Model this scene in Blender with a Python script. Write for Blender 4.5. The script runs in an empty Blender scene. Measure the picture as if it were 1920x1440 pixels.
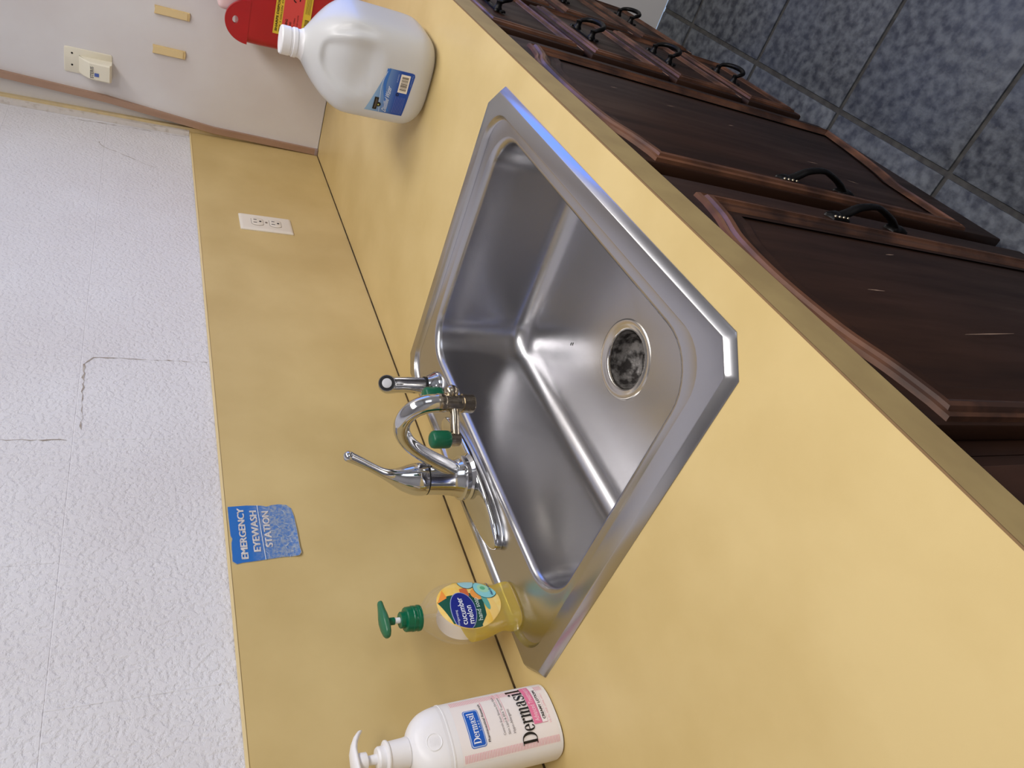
import bpy, bmesh, math, random
from mathutils import Vector, Matrix

random.seed(7)
PI = math.pi
scene = bpy.context.scene
DZ = 0.91                      # worktop height; all scene coordinates below are relative to the worktop surface

# ---------------------------------------------------------------- camera
CAM_C = (-1.99374, -0.81126, 0.45101)
R_RIGHT = (0.643453, -0.764876, 0.030545)
R_DOWN = (-0.343917, -0.324509, -0.881144)
R_FWD = (0.683878, 0.556470, -0.471860)
cam_data = bpy.data.cameras.new('camera')
cam = bpy.data.objects.new('camera', cam_data)
scene.collection.objects.link(cam)
# the phone was held upright and the picture stored on its side: picture-right is world-down
cx, cy, cz = Vector(R_DOWN), Vector(R_RIGHT), -Vector(R_FWD)
cam.matrix_world = Matrix(((cx.x, cy.x, cz.x, CAM_C[0]), (cx.y, cy.y, cz.y, CAM_C[1]),
                           (cx.z, cy.z, cz.z, CAM_C[2] + DZ), (0, 0, 0, 1)))
cam_data.sensor_width = 36.0
cam_data.lens = 25.2
cam_data.clip_start = 0.02
scene.camera = cam

# ---------------------------------------------------------------- world, lights, exposure
world = bpy.data.worlds.new('world'); scene.world = world
world.use_nodes = True
bg = world.node_tree.nodes['Background']
bg.inputs[0].default_value = (0.55, 0.72, 1.0, 1)
bg.inputs[1].default_value = 0.6

def area(name, loc, rot, sx, sy, power, col):
    d = bpy.data.lights.new(name, 'AREA'); d.shape = 'RECTANGLE'; d.size = sx; d.size_y = sy
    d.energy = power; d.color = col
    o = bpy.data.objects.new(name, d); scene.collection.objects.link(o)
    o.location = (loc[0], loc[1], loc[2] + DZ); o.rotation_euler = rot
    return o
CEIL = 1.55
area('ceiling_light_lamp', (-1.95, -1.35, CEIL - 0.075), (0, 0, 0), 1.1, 0.5, 20, (1.0, 0.975, 0.965))
area('ceiling_light_lamp', (-0.65, -1.35, CEIL - 0.075), (0, 0, 0), 1.1, 0.5, 15.5, (1.0, 0.975, 0.965))
area('added_window_light', (0.10, -1.205, 0.32), (0, math.radians(90), 0), 0.68, 0.96, 4.4, (0.05, 0.20, 1.0))  # unseen blue source added to give the sink rim its blue glint
area('added_window_light', (-2.2, -3.68, 0.55), (math.radians(90), 0, 0), 1.5, 1.1, 9, (0.90, 0.93, 1.0))  # unseen fill added behind the camera for light from the front

vs = scene.view_settings
vs.view_transform = 'Standard'; vs.look = 'None'; vs.gamma = 1.0; vs.use_curve_mapping = False
vs.exposure = 0.0

# ---------------------------------------------------------------- materials
def lin(c):
    return tuple(((v / 255) / 12.92 if v / 255 <= 0.04045 else ((v / 255 + 0.055) / 1.055) ** 2.4) for v in c)

def pmat(name, col, rough=0.5, metal=0.0, col2=None, scale=10.0, detail=6.0, stretch=(1, 1, 1), contrast=(0.35, 0.65),
         bump=None, coat=0.0, spec=0.5, trans=0.0, ior=1.45, sss=0.0, rough2=None, aniso=0.0):
    """procedural Principled material; colours are sRGB 0-255; bump = (scale, strength, distance)"""
    m = bpy.data.materials.new(name); m.use_nodes = True
    nt = m.node_tree; N = nt.nodes; L = nt.links
    b = N['Principled BSDF']
    b.inputs['Base Color'].default_value = (*lin(col), 1)
    b.inputs['Roughness'].default_value = rough
    b.inputs['Metallic'].default_value = metal
    b.inputs['Specular IOR Level'].default_value = spec
    b.inputs['Coat Weight'].default_value = coat
    b.inputs['Coat Roughness'].default_value = 0.15
    b.inputs['Transmission Weight'].default_value = trans
    b.inputs['IOR'].default_value = ior
    b.inputs['Anisotropic'].default_value = aniso
    if sss:
        b.inputs['Subsurface Weight'].default_value = sss
        b.inputs['Subsurface Radius'].default_value = (0.02, 0.02, 0.02)
        b.inputs['Subsurface Scale'].default_value = 0.5
    geo = N.new('ShaderNodeNewGeometry')
    mp = N.new('ShaderNodeMapping'); mp.inputs['Scale'].default_value = stretch
    L.new(geo.outputs['Position'], mp.inputs['Vector'])
    if col2 is not None or rough2 is not None:
        nz = N.new('ShaderNodeTexNoise'); nz.inputs['Scale'].default_value = scale; nz.inputs['Detail'].default_value = detail
        L.new(mp.outputs[0], nz.inputs['Vector'])
        rp = N.new('ShaderNodeMapRange'); rp.inputs['From Min'].default_value = contrast[0]; rp.inputs['From Max'].default_value = contrast[1]
        L.new(nz.outputs['Fac'], rp.inputs['Value'])
        if col2 is not None:
            mx = N.new('ShaderNodeMix'); mx.data_type = 'RGBA'
            mx.inputs[6].default_value = (*lin(col), 1); mx.inputs[7].default_value = (*lin(col2), 1)
            L.new(rp.outputs[0], mx.inputs[0]); L.new(mx.outputs[2], b.inputs['Base Color'])
        if rough2 is not None:
            mr = N.new('ShaderNodeMapRange'); mr.inputs['To Min'].default_value = rough; mr.inputs['To Max'].default_value = rough2
            L.new(rp.outputs[0], mr.inputs['Value']); L.new(mr.outputs[0], b.inputs['Roughness'])
    if bump:
        nb = N.new('ShaderNodeTexNoise'); nb.inputs['Scale'].default_value = bump[0]; nb.inputs['Detail'].default_value = 8
        L.new(mp.outputs[0], nb.inputs['Vector'])
        bp = N.new('ShaderNodeBump'); bp.inputs['Strength'].default_value = bump[1]; bp.inputs['Distance'].default_value = bump[2]
        L.new(nb.outputs['Fac'], bp.inputs['Height']); L.new(bp.outputs[0], b.inputs['Normal'])
    return m

M = {}
M['laminate'] = pmat('yellow_laminate', (212, 188, 132), 0.42, col2=(202, 177, 120), scale=7, detail=12, bump=(900, 0.08, 0.0004), spec=0.35)
M['laminate_wall'] = pmat('yellow_laminate_backsplash', (206, 182, 126), 0.55, col2=(194, 169, 113), scale=6, detail=12, bump=(900, 0.08, 0.0004), spec=0.3)
M['edge'] = pmat('laminate_edge', (176, 152, 100), 0.5, col2=(164, 140, 92), scale=20)
M['seam'] = pmat('dark_seam', (128, 100, 66), 0.8)
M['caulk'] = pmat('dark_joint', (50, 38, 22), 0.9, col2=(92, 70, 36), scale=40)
M['steel'] = pmat('brushed_stainless', (186, 185, 187), 0.26, 1.0)
M['steel_bowl'] = M['steel']
M['chrome'] = pmat('chrome', (204, 205, 207), 0.06, 1.0, rough2=0.12, scale=30)
M['chrome_aged'] = pmat('aged_chrome', (196, 186, 168), 0.13, 1.0, col2=(150, 138, 118), scale=90, rough2=0.3)
M['drain'] = pmat('drain_cup_grime', (150, 146, 142), 0.45, 0.6, col2=(58, 54, 52), scale=70, contrast=(0.4, 0.6), bump=(220, 0.6, 0.002), rough2=0.8)
M['rubber'] = pmat('black_rubber', (18, 18, 18), 0.6)
M['green_cap'] = pmat('green_vinyl', (10, 92, 62), 0.35, spec=0.5)
M['white_plastic'] = pmat('white_plastic', (238, 236, 236), 0.35, sss=0.1)
M['ivory'] = pmat('ivory_plastic', (232, 226, 206), 0.4)
M['outlet_plate'] = pmat('outlet_ivory', (226, 218, 202), 0.35)
M['dark_hole'] = pmat('dark_slot', (22, 20, 18), 0.8)
M['wood'] = pmat('dark_stained_wood', (56, 34, 22), 0.42, col2=(38, 22, 14), scale=5, detail=8, stretch=(6, 6, 0.7), bump=(60, 0.05, 0.001), spec=0.28, rough2=0.55)
M['wood_molding'] = pmat('worn_highlit_molding', (108, 70, 48), 0.36, col2=(60, 37, 25), scale=14, detail=8, stretch=(1, 1, 1), contrast=(0.4, 0.62), rough2=0.5)  # worn wood, its colour brightened to carry the highlights along the mouldings
M['wood_edge'] = pmat('scuffed_wood_edge', (150, 112, 88), 0.5, col2=(84, 52, 36), scale=30, contrast=(0.42, 0.6))
M['iron'] = pmat('black_iron', (20, 18, 17), 0.32, 0.6, spec=0.5, rough2=0.5, scale=200)
M['brass_worn'] = pmat('worn_bright_iron', (190, 176, 150), 0.3, 1.0)
M['grout'] = pmat('grout', (74, 72, 68), 0.9, col2=(56, 54, 52), scale=60)
M['board'] = pmat('white_hardboard', (222, 220, 220), 0.45, col2=(214, 209, 208), scale=5)
M['wall_paint'] = pmat('off_white_wall', (224, 220, 216), 0.7, bump=(60, 0.1, 0.001))
M['ceiling_paint'] = pmat('ceiling_paint', (235, 234, 230), 0.8)
M['brown_trim'] = pmat('pink_brown_trim', (172, 140, 118), 0.5, col2=(158, 126, 104), scale=12, stretch=(3, 3, 0.5))
M['batten'] = pmat('yellowed_batten', (222, 200, 150), 0.6, col2=(206, 186, 146), scale=25)
M['batten_side'] = pmat('grubby_painted_batten', (214, 207, 200), 0.7, col2=(182, 170, 156), scale=60, contrast=(0.55, 0.75))
M['tape'] = pmat('tan_foam_tape', (222, 196, 140), 0.6, col2=(206, 178, 124), scale=50)
M['red'] = pmat('red_plastic', (178, 26, 36), 0.32, coat=0.2, col2=(160, 22, 32), scale=6, sss=0.05)
M['clear_pink'] = pmat('frosted_clear_plastic', (226, 196, 194), 0.4, sss=0.2)
M['crack'] = pmat('crack_dark', (150, 138, 126), 0.9, col2=(186, 178, 170), scale=70)

def flat(name, rgb, rough=0.5): 
    m = pmat(name, rgb, rough); return m
INK = {}
def ink(rgb, rough=0.45):
    k = tuple(rgb)
    if k not in INK: INK[k] = pmat('print_%d_%d_%d' % k, rgb, rough)
    return INK[k]

def masonry_paint():
    m = pmat('painted_block', (222, 221, 224), 0.62, col2=(214, 211, 213), scale=3.5)
    nt = m.node_tree; N = nt.nodes; L = nt.links; b = N['Principled BSDF']
    geo = N.new('ShaderNodeNewGeometry')
    n1 = N.new('ShaderNodeTexNoise'); n1.inputs['Scale'].default_value = 165; n1.inputs['Detail'].default_value = 3; n1.inputs['Roughness'].default_value = 0.5
    n2 = N.new('ShaderNodeTexNoise'); n2.inputs['Scale'].default_value = 260; n2.inputs['Detail'].default_value = 3
    for n in (n1, n2): L.new(geo.outputs['Position'], n.inputs['Vector'])
    # open pores: only the lowest values sink in
    pit = N.new('ShaderNodeMapRange'); pit.inputs['From Min'].default_value = 0.28; pit.inputs['From Max'].default_value = 0.56
    L.new(n1.outputs['Fac'], pit.inputs['Value'])
    ad = N.new('ShaderNodeMath'); ad.operation = 'MULTIPLY_ADD'; ad.inputs[1].default_value = 0.35
    L.new(n2.outputs['Fac'], ad.inputs[0]); L.new(pit.outputs[0], ad.inputs[2])
    big = N.new('ShaderNodeTexNoise'); big.inputs['Scale'].default_value = 30; big.inputs['Detail'].default_value = 4
    L.new(geo.outputs['Position'], big.inputs['Vector'])
    ad2 = N.new('ShaderNodeMath'); ad2.operation = 'MULTIPLY_ADD'; ad2.inputs[1].default_value = 1.2
    L.new(big.outputs['Fac'], ad2.inputs[0]); L.new(ad.outputs[0], ad2.inputs[2])
    bp = N.new('ShaderNodeBump'); bp.inputs['Strength'].default_value = 0.6; bp.inputs['Distance'].default_value = 0.0018
    L.new(ad2.outputs[0], bp.inputs['Height']); L.new(bp.outputs[0], b.inputs['Normal'])
    return m
M['block'] = masonry_paint()

def slate():
    m = pmat('slate_tile', (96, 99, 102), 0.55, col2=(52, 54, 60), scale=48, detail=15, contrast=(0.36, 0.64), bump=(70, 0.7, 0.003), spec=0.4)
    nt = m.node_tree; N = nt.nodes; L = nt.links; b = N['Principled BSDF']
    geo = N.new('ShaderNodeNewGeometry')
    n1 = N.new('ShaderNodeTexNoise'); n1.inputs['Scale'].default_value = 2.6; n1.inputs['Detail'].default_value = 5
    L.new(geo.outputs['Position'], n1.inputs['Vector'])
    rp = N.new('ShaderNodeMapRange'); rp.inputs['From Min'].default_value = 0.42; rp.inputs['From Max'].default_value = 0.66
    L.new(n1.outputs['Fac'], rp.inputs['Value'])
    src = b.inputs['Base Color'].links[0].from_socket
    mx = N.new('ShaderNodeMix'); mx.data_type = 'RGBA'
    mul = N.new('ShaderNodeMath'); mul.operation = 'MULTIPLY'; mul.inputs[1].default_value = 0.22
    L.new(rp.outputs[0], mul.inputs[0]); L.new(mul.outputs[0], mx.inputs[0])
    L.new(src, mx.inputs[6]); mx.inputs[7].default_value = (*lin((88, 98, 122)), 1)
    L.new(mx.outputs[2], b.inputs['Base Color'])
    return m
M['slate'] = slate()

def translucent(name, rgb, fac_trans, fac_gloss_rough=0.3, clear=0.0, tint=None, ior=1.45, gmax=1.0):
    """milky plastic: diffuse + translucent (+ some straight-through transparency) under a soft gloss"""
    m = bpy.data.materials.new(name); m.use_nodes = True
    nt = m.node_tree; N = nt.nodes; L = nt.links
    for n in list(N): 
        if n.type != 'OUTPUT_MATERIAL': N.remove(n)
    out = [n for n in N if n.type == 'OUTPUT_MATERIAL'][0]
    c = (*lin(rgb), 1)
    d = N.new('ShaderNodeBsdfDiffuse'); d.inputs[0].default_value = c
    t = N.new('ShaderNodeBsdfTranslucent'); t.inputs[0].default_value = c
    mx = N.new('ShaderNodeMixShader'); mx.inputs[0].default_value = fac_trans
    L.new(d.outputs[0], mx.inputs[1]); L.new(t.outputs[0], mx.inputs[2])
    last = mx
    if clear > 0:
        tr = N.new('ShaderNodeBsdfTransparent'); tr.inputs[0].default_value = (*lin(tint or (255, 255, 255)), 1)
        m2 = N.new('ShaderNodeMixShader'); m2.inputs[0].default_value = clear
        L.new(last.outputs[0], m2.inputs[1]); L.new(tr.outputs[0], m2.inputs[2]); last = m2
    g = N.new('ShaderNodeBsdfGlossy'); g.inputs['Roughness'].default_value = fac_gloss_rough
    fr = N.new('ShaderNodeFresnel'); fr.inputs[0].default_value = ior
    m3 = N.new('ShaderNodeMixShader')
    mn = N.new('ShaderNodeMath'); mn.operation = 'MINIMUM'; mn.inputs[1].default_value = gmax; L.new(fr.outputs[0], mn.inputs[0])
    L.new(mn.outputs[0], m3.inputs[0]); L.new(last.outputs[0], m3.inputs[1]); L.new(g.outputs[0], m3.inputs[2])
    L.new(m3.outputs[0], out.inputs[0])
    return m
M['milky'] = translucent('milky_jug_plastic', (240, 240, 238), 0.38, 0.28)
M['clear_shell'] = translucent('clear_bottle_plastic', (248, 245, 240), 0.5, 0.05, clear=0.92, ior=1.3, gmax=0.12)
M['green_trans'] = translucent('green_pump_plastic', (16, 122, 84), 0.35, 0.2)
M['green_pale'] = translucent('pale_green_pump_plastic', (70, 142, 102), 0.45, 0.25)
M['soap'] = translucent('yellow_soap', (254, 234, 104), 0.65, 0.05, clear=0.42, tint=(255, 244, 160), ior=1.3, gmax=0.15)
M['jug_water'] = None

def glow(name, rgb, s):
    m = bpy.data.materials.new(name); m.use_nodes = True
    b = m.node_tree.nodes['Principled BSDF']
    b.inputs['Base Color'].default_value = (*lin(rgb), 1)
    b.inputs['Emission Color'].default_value = (*lin(rgb), 1); b.inputs['Emission Strength'].default_value = s
    return m

# ---------------------------------------------------------------- mesh helpers
def merge(*ms):
    V, F = [], []
    for v, f in ms:
        o = len(V); V += list(v); F += [tuple(i + o for i in q) for q in f]
    return V, F

def box(x0, x1, y0, y1, z0, z1, b=0.0, seg=2):
    bm = bmesh.new()
    r = bmesh.ops.create_cube(bm, size=1.0)
    for v in bm.verts:
        v.co = Vector(((x0 + x1) / 2 + v.co.x * (x1 - x0), (y0 + y1) / 2 + v.co.y * (y1 - y0), (z0 + z1) / 2 + v.co.z * (z1 - z0)))
    if b > 0:
        bmesh.ops.bevel(bm, geom=list(bm.edges), offset=b, segments=seg, profile=0.5, affect='EDGES')
    bm.verts.index_update()
    V = [tuple(v.co) for v in bm.verts]; F = [tuple(v.index for v in f.verts) for f in bm.faces]
    bm.free()
    return V, F

def loft(loops, cap0=True, cap1=True, closed=True):
    n = len(loops[0]); V = []; F = []
    for l in loops: V += [tuple(p) for p in l]
    for i in range(len(loops) - 1):
        for j in range(n if closed else n - 1):
            k = (j + 1) % n
            F.append((i * n + j, i * n + k, (i + 1) * n + k, (i + 1) * n + j))
    if cap0: F.append(tuple(range(n - 1, -1, -1)))
    if cap1: F.append(tuple((len(loops) - 1) * n + j for j in range(n)))
    return V, F

def lathe(c, prof, n=32, cap0=True, cap1=True):
    return loft([[(c[0] + r * math.cos(2 * PI * j / n), c[1] + r * math.sin(2 * PI * j / n), c[2] + z) for j in range(n)] for r, z in prof], cap0, cap1)

def tube(pts, radii, n=14, cap=True, squash=None, up=None):
    P = [Vector(p) for p in pts]
    if not hasattr(radii, '__len__'): radii = [radii] * len(P)
    loops = []; prev = None
    for i, p in enumerate(P):
        t = (P[min(i + 1, len(P) - 1)] - P[max(i - 1, 0)]).normalized()
        if prev is None:
            a = Vector(up) if up else (Vector((0, 0, 1)) if abs(t.z) < 0.9 else Vector((1, 0, 0)))
            u = (a - t * a.dot(t)).normalized()
        else:
            u = (prev - t * prev.dot(t)).normalized()
        prev = u; w = t.cross(u)
        s = squash if squash else (1, 1)
        loops.append([tuple(p + (u * math.cos(2 * PI * j / n) * s[0] + w * math.sin(2 * PI * j / n) * s[1]) * radii[i]) for j in range(n)])
    return loft(loops, cap, cap)

def spline(pts, k=6):
    """Catmull-Rom through tuples of any length"""
    out = []
    n = len(pts)
    for i in range(n - 1):
        p0, p1, p2, p3 = pts[max(i - 1, 0)], pts[i], pts[i + 1], pts[min(i + 2, n - 1)]
        for s in range(k):
            t = s / k
            out.append(tuple(0.5 * ((2 * b) + (-a + c) * t + (2 * a - 5 * b + 4 * c - d) * t * t + (-a + 3 * b - 3 * c + d) * t ** 3)
                             for a, b, c, d in zip(p0, p1, p2, p3)))
    out.append(tuple(pts[-1]))
    return out

def rrect(x0, x1, y0, y1, r, k=8, z=0.0):
    L = []
    for (cx_, cy_, a0) in ((x1 - r, y1 - r, 0), (x0 + r, y1 - r, 90), (x0 + r, y0 + r, 180), (x1 - r, y0 + r, 270)):
        for j in range(k):
            a = math.radians(a0 + 90 * j / (k - 1)); L.append((cx_ + r * math.cos(a), cy_ + r * math.sin(a), z))
    return L

def chamfer_rect(x0, x1, y0, y1, c, k=8, z=0.0):
    L = []
    for (px, py, qx, qy) in ((x1, y1 - c, x1 - c, y1), (x0 + c, y1, x0, y1 - c), (x0, y0 + c, x0 + c, y0), (x1 - c, y0, x1, y0 + c)):
        for j in range(k):
            t = j / (k - 1); t = 0 if j == 0 else 1 if j == k - 1 else 0.04 + 0.92 * t
            L.append((px + (qx - px) * t, py + (qy - py) * t, z))
    return L

def sellipse(cx_, cy_, a, b, n=40, e=2.0, z=0.0, rot=0.0):
    L = []
    for j in range(n):
        t = 2 * PI * j / n; c, s = math.cos(t), math.sin(t)
        x = a * math.copysign(abs(c) ** (2 / e), c); y = b * math.copysign(abs(s) ** (2 / e), s)
        L.append((cx_ + x * math.cos(rot) - y * math.sin(rot), cy_ + x * math.sin(rot) + y * math.cos(rot), z))
    return L

def worldloc(o):
    p = Vector((0, 0, 0))
    while o is not None:
        p += o.location; o = o.parent
    return p

def obj(name, mesh, mat, parent=None, smooth=35, base=None):
    """link ONE mesh object; mesh coordinates are scene coordinates (z relative to the worktop)"""
    V, F = mesh
    if parent is not None: org = worldloc(parent); loc = Vector((0, 0, 0))
    else:
        if base is None:
            xs = [v[0] for v in V]; ys = [v[1] for v in V]; zs = [v[2] for v in V]
            base = ((min(xs) + max(xs)) / 2, (min(ys) + max(ys)) / 2, min(zs))
        org = Vector((base[0], base[1], base[2] + DZ)); loc = org
    me = bpy.data.meshes.new(name)
    me.from_pydata([(v[0] - org.x, v[1] - org.y, v[2] + DZ - org.z) for v in V], [], F)
    me.validate()
    bm = bmesh.new(); bm.from_mesh(me); bmesh.ops.recalc_face_normals(bm, faces=list(bm.faces)); bm.to_mesh(me); bm.free()
    if smooth:
        me.polygons.foreach_set('use_smooth', [True] * len(me.polygons))
        me.set_sharp_from_angle(angle=math.radians(smooth))
    o = bpy.data.objects.new(name, me); scene.collection.objects.link(o)
    me.materials.append(M[mat] if isinstance(mat, str) else mat)
    if parent is not None: o.parent = parent
    o.location = loc
    return o

def tag(o, label, cat, group=None):
    o['label'] = label; o['category'] = cat
    if group: o['group'] = group
    return o

def thing(name, label, cat, base, group=None):
    o = bpy.data.objects.new(name, None); scene.collection.objects.link(o)
    o.empty_display_size = 0.05
    o.location = (base[0], base[1], base[2] + DZ)
    return tag(o, label, cat, group)

def struct(o):
    o['kind'] = 'structure'; return o

def text2d(s, bold=0.0):
    cu = bpy.data.curves.new('lettering', 'FONT'); cu.body = s; cu.size = 1.0; cu.offset = bold; cu.resolution_u = 3
    o = bpy.data.objects.new('lettering', cu); scene.collection.objects.link(o)
    bpy.context.view_layer.update()
    me = o.to_mesh()
    V = [(v.co.x, v.co.y) for v in me.vertices]; F = [tuple(p.vertices) for p in me.polygons]
    o.to_mesh_clear(); bpy.data.objects.remove(o); bpy.data.curves.remove(cu)
    return V, F

def fit2d(m, u0, u1, v0, v1, shear=0.0):
    V, F = m
    xs = [p[0] for p in V]; ys = [p[1] for p in V]
    a, b, c, d = min(xs), max(xs), min(ys), max(ys)
    return [(u0 + (p[0] - a) / (b - a) * (u1 - u0) + shear * (p[1] - c) / (d - c), v0 + (p[1] - c) / (d - c) * (v1 - v0)) for p in V], F

def rect2d(u0, u1, v0, v1, n=8, m=2, fn=None):
    V = [(u0 + (u1 - u0) * i / n, v0 + (v1 - v0) * j / m) for j in range(m + 1) for i in range(n + 1)]
    F = [(j * (n + 1) + i, j * (n + 1) + i + 1, (j + 1) * (n + 1) + i + 1, (j + 1) * (n + 1) + i) for j in range(m) for i in range(n)]
    return V, F

def merge2(*ms): return merge(*ms)

def ring2d(cx_, cy_, rx, ry, tx, ty, a0, a1, n=24):
    V = []; F = []
    for i in range(n + 1):
        a = math.radians(a0 + (a1 - a0) * i / n)
        V.append((cx_ + rx * math.cos(a), cy_ + ry * math.sin(a))); V.append((cx_ + (rx - tx) * math.cos(a), cy_ + (ry - ty) * math.sin(a)))
    for i in range(n): F.append((2 * i, 2 * i + 1, 2 * i + 3, 2 * i + 2))
    return V, F

def disc2d(cx_, cy_, r, n=14, ry=None):
    ry = ry or r
    return [(cx_ + r * math.cos(2 * PI * i / n), cy_ + ry * math.sin(2 * PI * i / n)) for i in range(n)], [tuple(range(n))]

def stroke2d(pts, ws):
    V = []; F = []
    for i, p in enumerate(pts):
        a = pts[max(i - 1, 0)]; b = pts[min(i + 1, len(pts) - 1)]
        dx, dy = b[0] - a[0], b[1] - a[1]; l = math.hypot(dx, dy) or 1
        nx, ny = -dy / l, dx / l; w = ws[i] / 2 if hasattr(ws, '__len__') else ws / 2
        V += [(p[0] + nx * w, p[1] + ny * w), (p[0] - nx * w, p[1] - ny * w)]
    for i in range(len(pts) - 1): F.append((2 * i, 2 * i + 1, 2 * i + 3, 2 * i + 2))
    return V, F

def put(m2, fn):
    """map a flat print onto a surface: fn(u, v) -> (x, y, z)"""
    return [fn(*p) for p in m2[0]], m2[1]

# ================================================================ THE SETTING
XL, YF = -4.2, -3.7
# floor: grout bed with single tiles on it
floor = struct(obj('floor', box(XL, 0.012, YF, 0.05, -0.96, -0.9145), 'grout', smooth=0))
floor['label'] = 'dark grey grout bed under slate floor tiles'
tp = 0.3155; gap = 0.0105
tm = None
for ix in range(-1, 13):
    for iy in range(-2, 10):
        x1 = -0.1435 + tp - ix * tp; x0 = x1 - tp; y1 = -0.626 - iy * tp; y0 = y1 - tp
        xa, xb, ya, yb = max(x0 + gap / 2, XL), min(x1 - gap / 2, 0.010), max(y0 + gap / 2, YF), min(y1 - gap / 2, 0.04)
        if xb - xa < 0.03 or yb - ya < 0.03: continue
        full = abs((xb - xa) - (tp - gap)) < 1e-6 and abs((yb - ya) - (tp - gap)) < 1e-6
        if full and tm is not None:
            t = bpy.data.objects.new('tile', tm); scene.collection.objects.link(t); t.parent = floor
            t.location = Vector(((xa + xb) / 2, (ya + yb) / 2, DZ - 0.9145)) - floor.location
        else:
            b = box(-(xb - xa) / 2, (xb - xa) / 2, -(yb - ya) / 2, (yb - ya) / 2, -0.002, 0.0045, 0.002, 2)
            me = bpy.data.meshes.new('tile'); me.from_pydata(b[0], [], b[1])
            me.polygons.foreach_set('use_smooth', [True] * len(me.polygons)); me.set_sharp_from_angle(angle=0.6)
            me.materials.append(M['slate'])
            t = bpy.data.objects.new('tile', me); scene.collection.objects.link(t); t.parent = floor
            t.location = Vector(((xa + xb) / 2, (ya + yb) / 2, DZ - 0.9145)) - floor.location
            if full: tm = me

# back wall: painted concrete blocks
WY = 0.0078
wall_back = struct(obj('wall_back', box(XL, 0.05, WY + 0.0006, 0.15, -0.91, CEIL), 'block', smooth=0))
bh, bw, j = 0.2, 0.4, 0.0018
def add_block(x0, x1, z0, z1, i):
    x0 = max(x0, XL); x1 = min(x1, 0.03)
    if x1 - x0 < 0.02: return
    # face slightly pillowed and uneven, edges rounded over by many coats of paint
    n, m = 10, 6; V = []; F = []
    rr = random.Random(i)
    px, pz = rr.uniform(0, 6), rr.uniform(0, 6)
    for jz in range(m + 1):
        for jx in range(n + 1):
            u, v = jx / n, jz / m
            x = x0 + (x1 - x0) * u; z = z0 + (z1 - z0) * v
            d = 0.0002 * math.sin(px + 5 * u) * math.cos(pz + 4 * v) * min(1, 9 * u * (1 - u)) * min(1, 9 * v * (1 - v))
            V.append((x, WY - 0.0001 + d, z))
    for jz in range(m):
        for jx in range(n): F.append((jz * (n + 1) + jx, jz * (n + 1) + jx + 1, (jz + 1) * (n + 1) + jx + 1, (jz + 1) * (n + 1) + jx))
    # returned edges
    rim = [jx for jx in range(n + 1)] + [jz * (n + 1) + n for jz in range(1, m + 1)] + [m * (n + 1) + jx for jx in range(n - 1, -1, -1)] + [jz * (n + 1) for jz in range(m - 1, 0, -1)]
    o = len(V); e = 0.0022
    for k in rim:
        x, y, z = V[k]
        V.append((x + (e if abs(x - x1) < 1e-9 else -e if abs(x - x0) < 1e-9 else 0), WY + 0.0012, z + (e if abs(z - z1) < 1e-9 else -e if abs(z - z0) < 1e-9 else 0)))
    for k in range(len(rim)): F.append((rim[k], rim[(k + 1) % len(rim)], o + (k + 1) % len(rim), o + k))
    obj('block', (V, F), 'block', wall_back, smooth=18)
i = 0
for r in range(-1, 5):
    z0 = 0.517 + (r - 1) * bh
    off = -0.957 if r % 2 else -1.1447
    for k in range(-4, 8):
        x1 = off + bw * 3 - bw * k
        add_block(x1 - bw + j / 2, x1 - j / 2, z0 + j / 2, min(z0 + bh - j / 2, CEIL), i); i += 1
def crack(pts, w):
    rr = random.Random(len(pts) + int(pts[0][0] * 1000))
    P = []; W = []
    for a, b in zip(pts[:-1], pts[1:]):
        n = max(2, int(math.hypot(b[0] - a[0], b[1] - a[1]) / 0.008))
        for s in range(n):
            t = s / n; P.append((a[0] + (b[0] - a[0]) * t + rr.uniform(-.0016, .0016), a[1] + (b[1] - a[1]) * t + rr.uniform(-.0016, .0016)))
            W.append(w * max(0.08, rr.gauss(0.6, 0.55)))
    P.append(pts[-1]); W.append(w * 0.1)
    obj('crack', put(stroke2d(P, W), lambda u, v: (u, WY - 0.0006, v)), 'crack', wall_back, smooth=0)
crack([(-0.957, 0.335), (-0.957, 0.50), (-0.975, 0.513)], 0.0014)
crack([(-0.975, 0.513), (-1.04, 0.511), (-1.125, 0.508)], 0.0024)
crack([(-1.1447, 0.525), (-1.1447, 0.61)], 0.0016)
crack([(-0.137, 0.530), (-0.162, 0.518), (-0.236, 0.401)], 0.0014)
crack([(-0.02, 0.331), (-0.022, 0.47), (-0.03, 0.60)], 0.0016)

wall_right = struct(obj('wall_right', merge(box(0.012, 0.15, YF, -1.72, -0.91, CEIL), box(0.012, 0.15, -0.69, 0.02, -0.91, CEIL),
                                            box(0.012, 0.15, -1.72, -0.69, -0.91, -0.05), box(0.012, 0.15, -1.72, -0.69, 0.69, CEIL)), 'wall_paint', smooth=0))
wall_left = struct(obj('wall_left', box(XL - 0.1, XL, YF, 0.05, -0.91, CEIL), 'wall_paint', smooth=0))
wall_front = struct(obj('wall_front', merge(box(XL, -2.95, YF - 0.1, YF, -0.91, CEIL), box(-1.45, 0.15, YF - 0.1, YF, -0.91, CEIL),
                                            box(-2.95, -1.45, YF - 0.1, YF, -0.91, 0.0), box(-2.95, -1.45, YF - 0.1, YF, 1.1, CEIL)), 'wall_paint', smooth=0))
ceiling = struct(obj('ceiling', box(XL - 0.1, 0.15, YF - 0.1, 0.15, CEIL, CEIL + 0.1), 'ceiling_paint', smooth=0))
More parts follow.
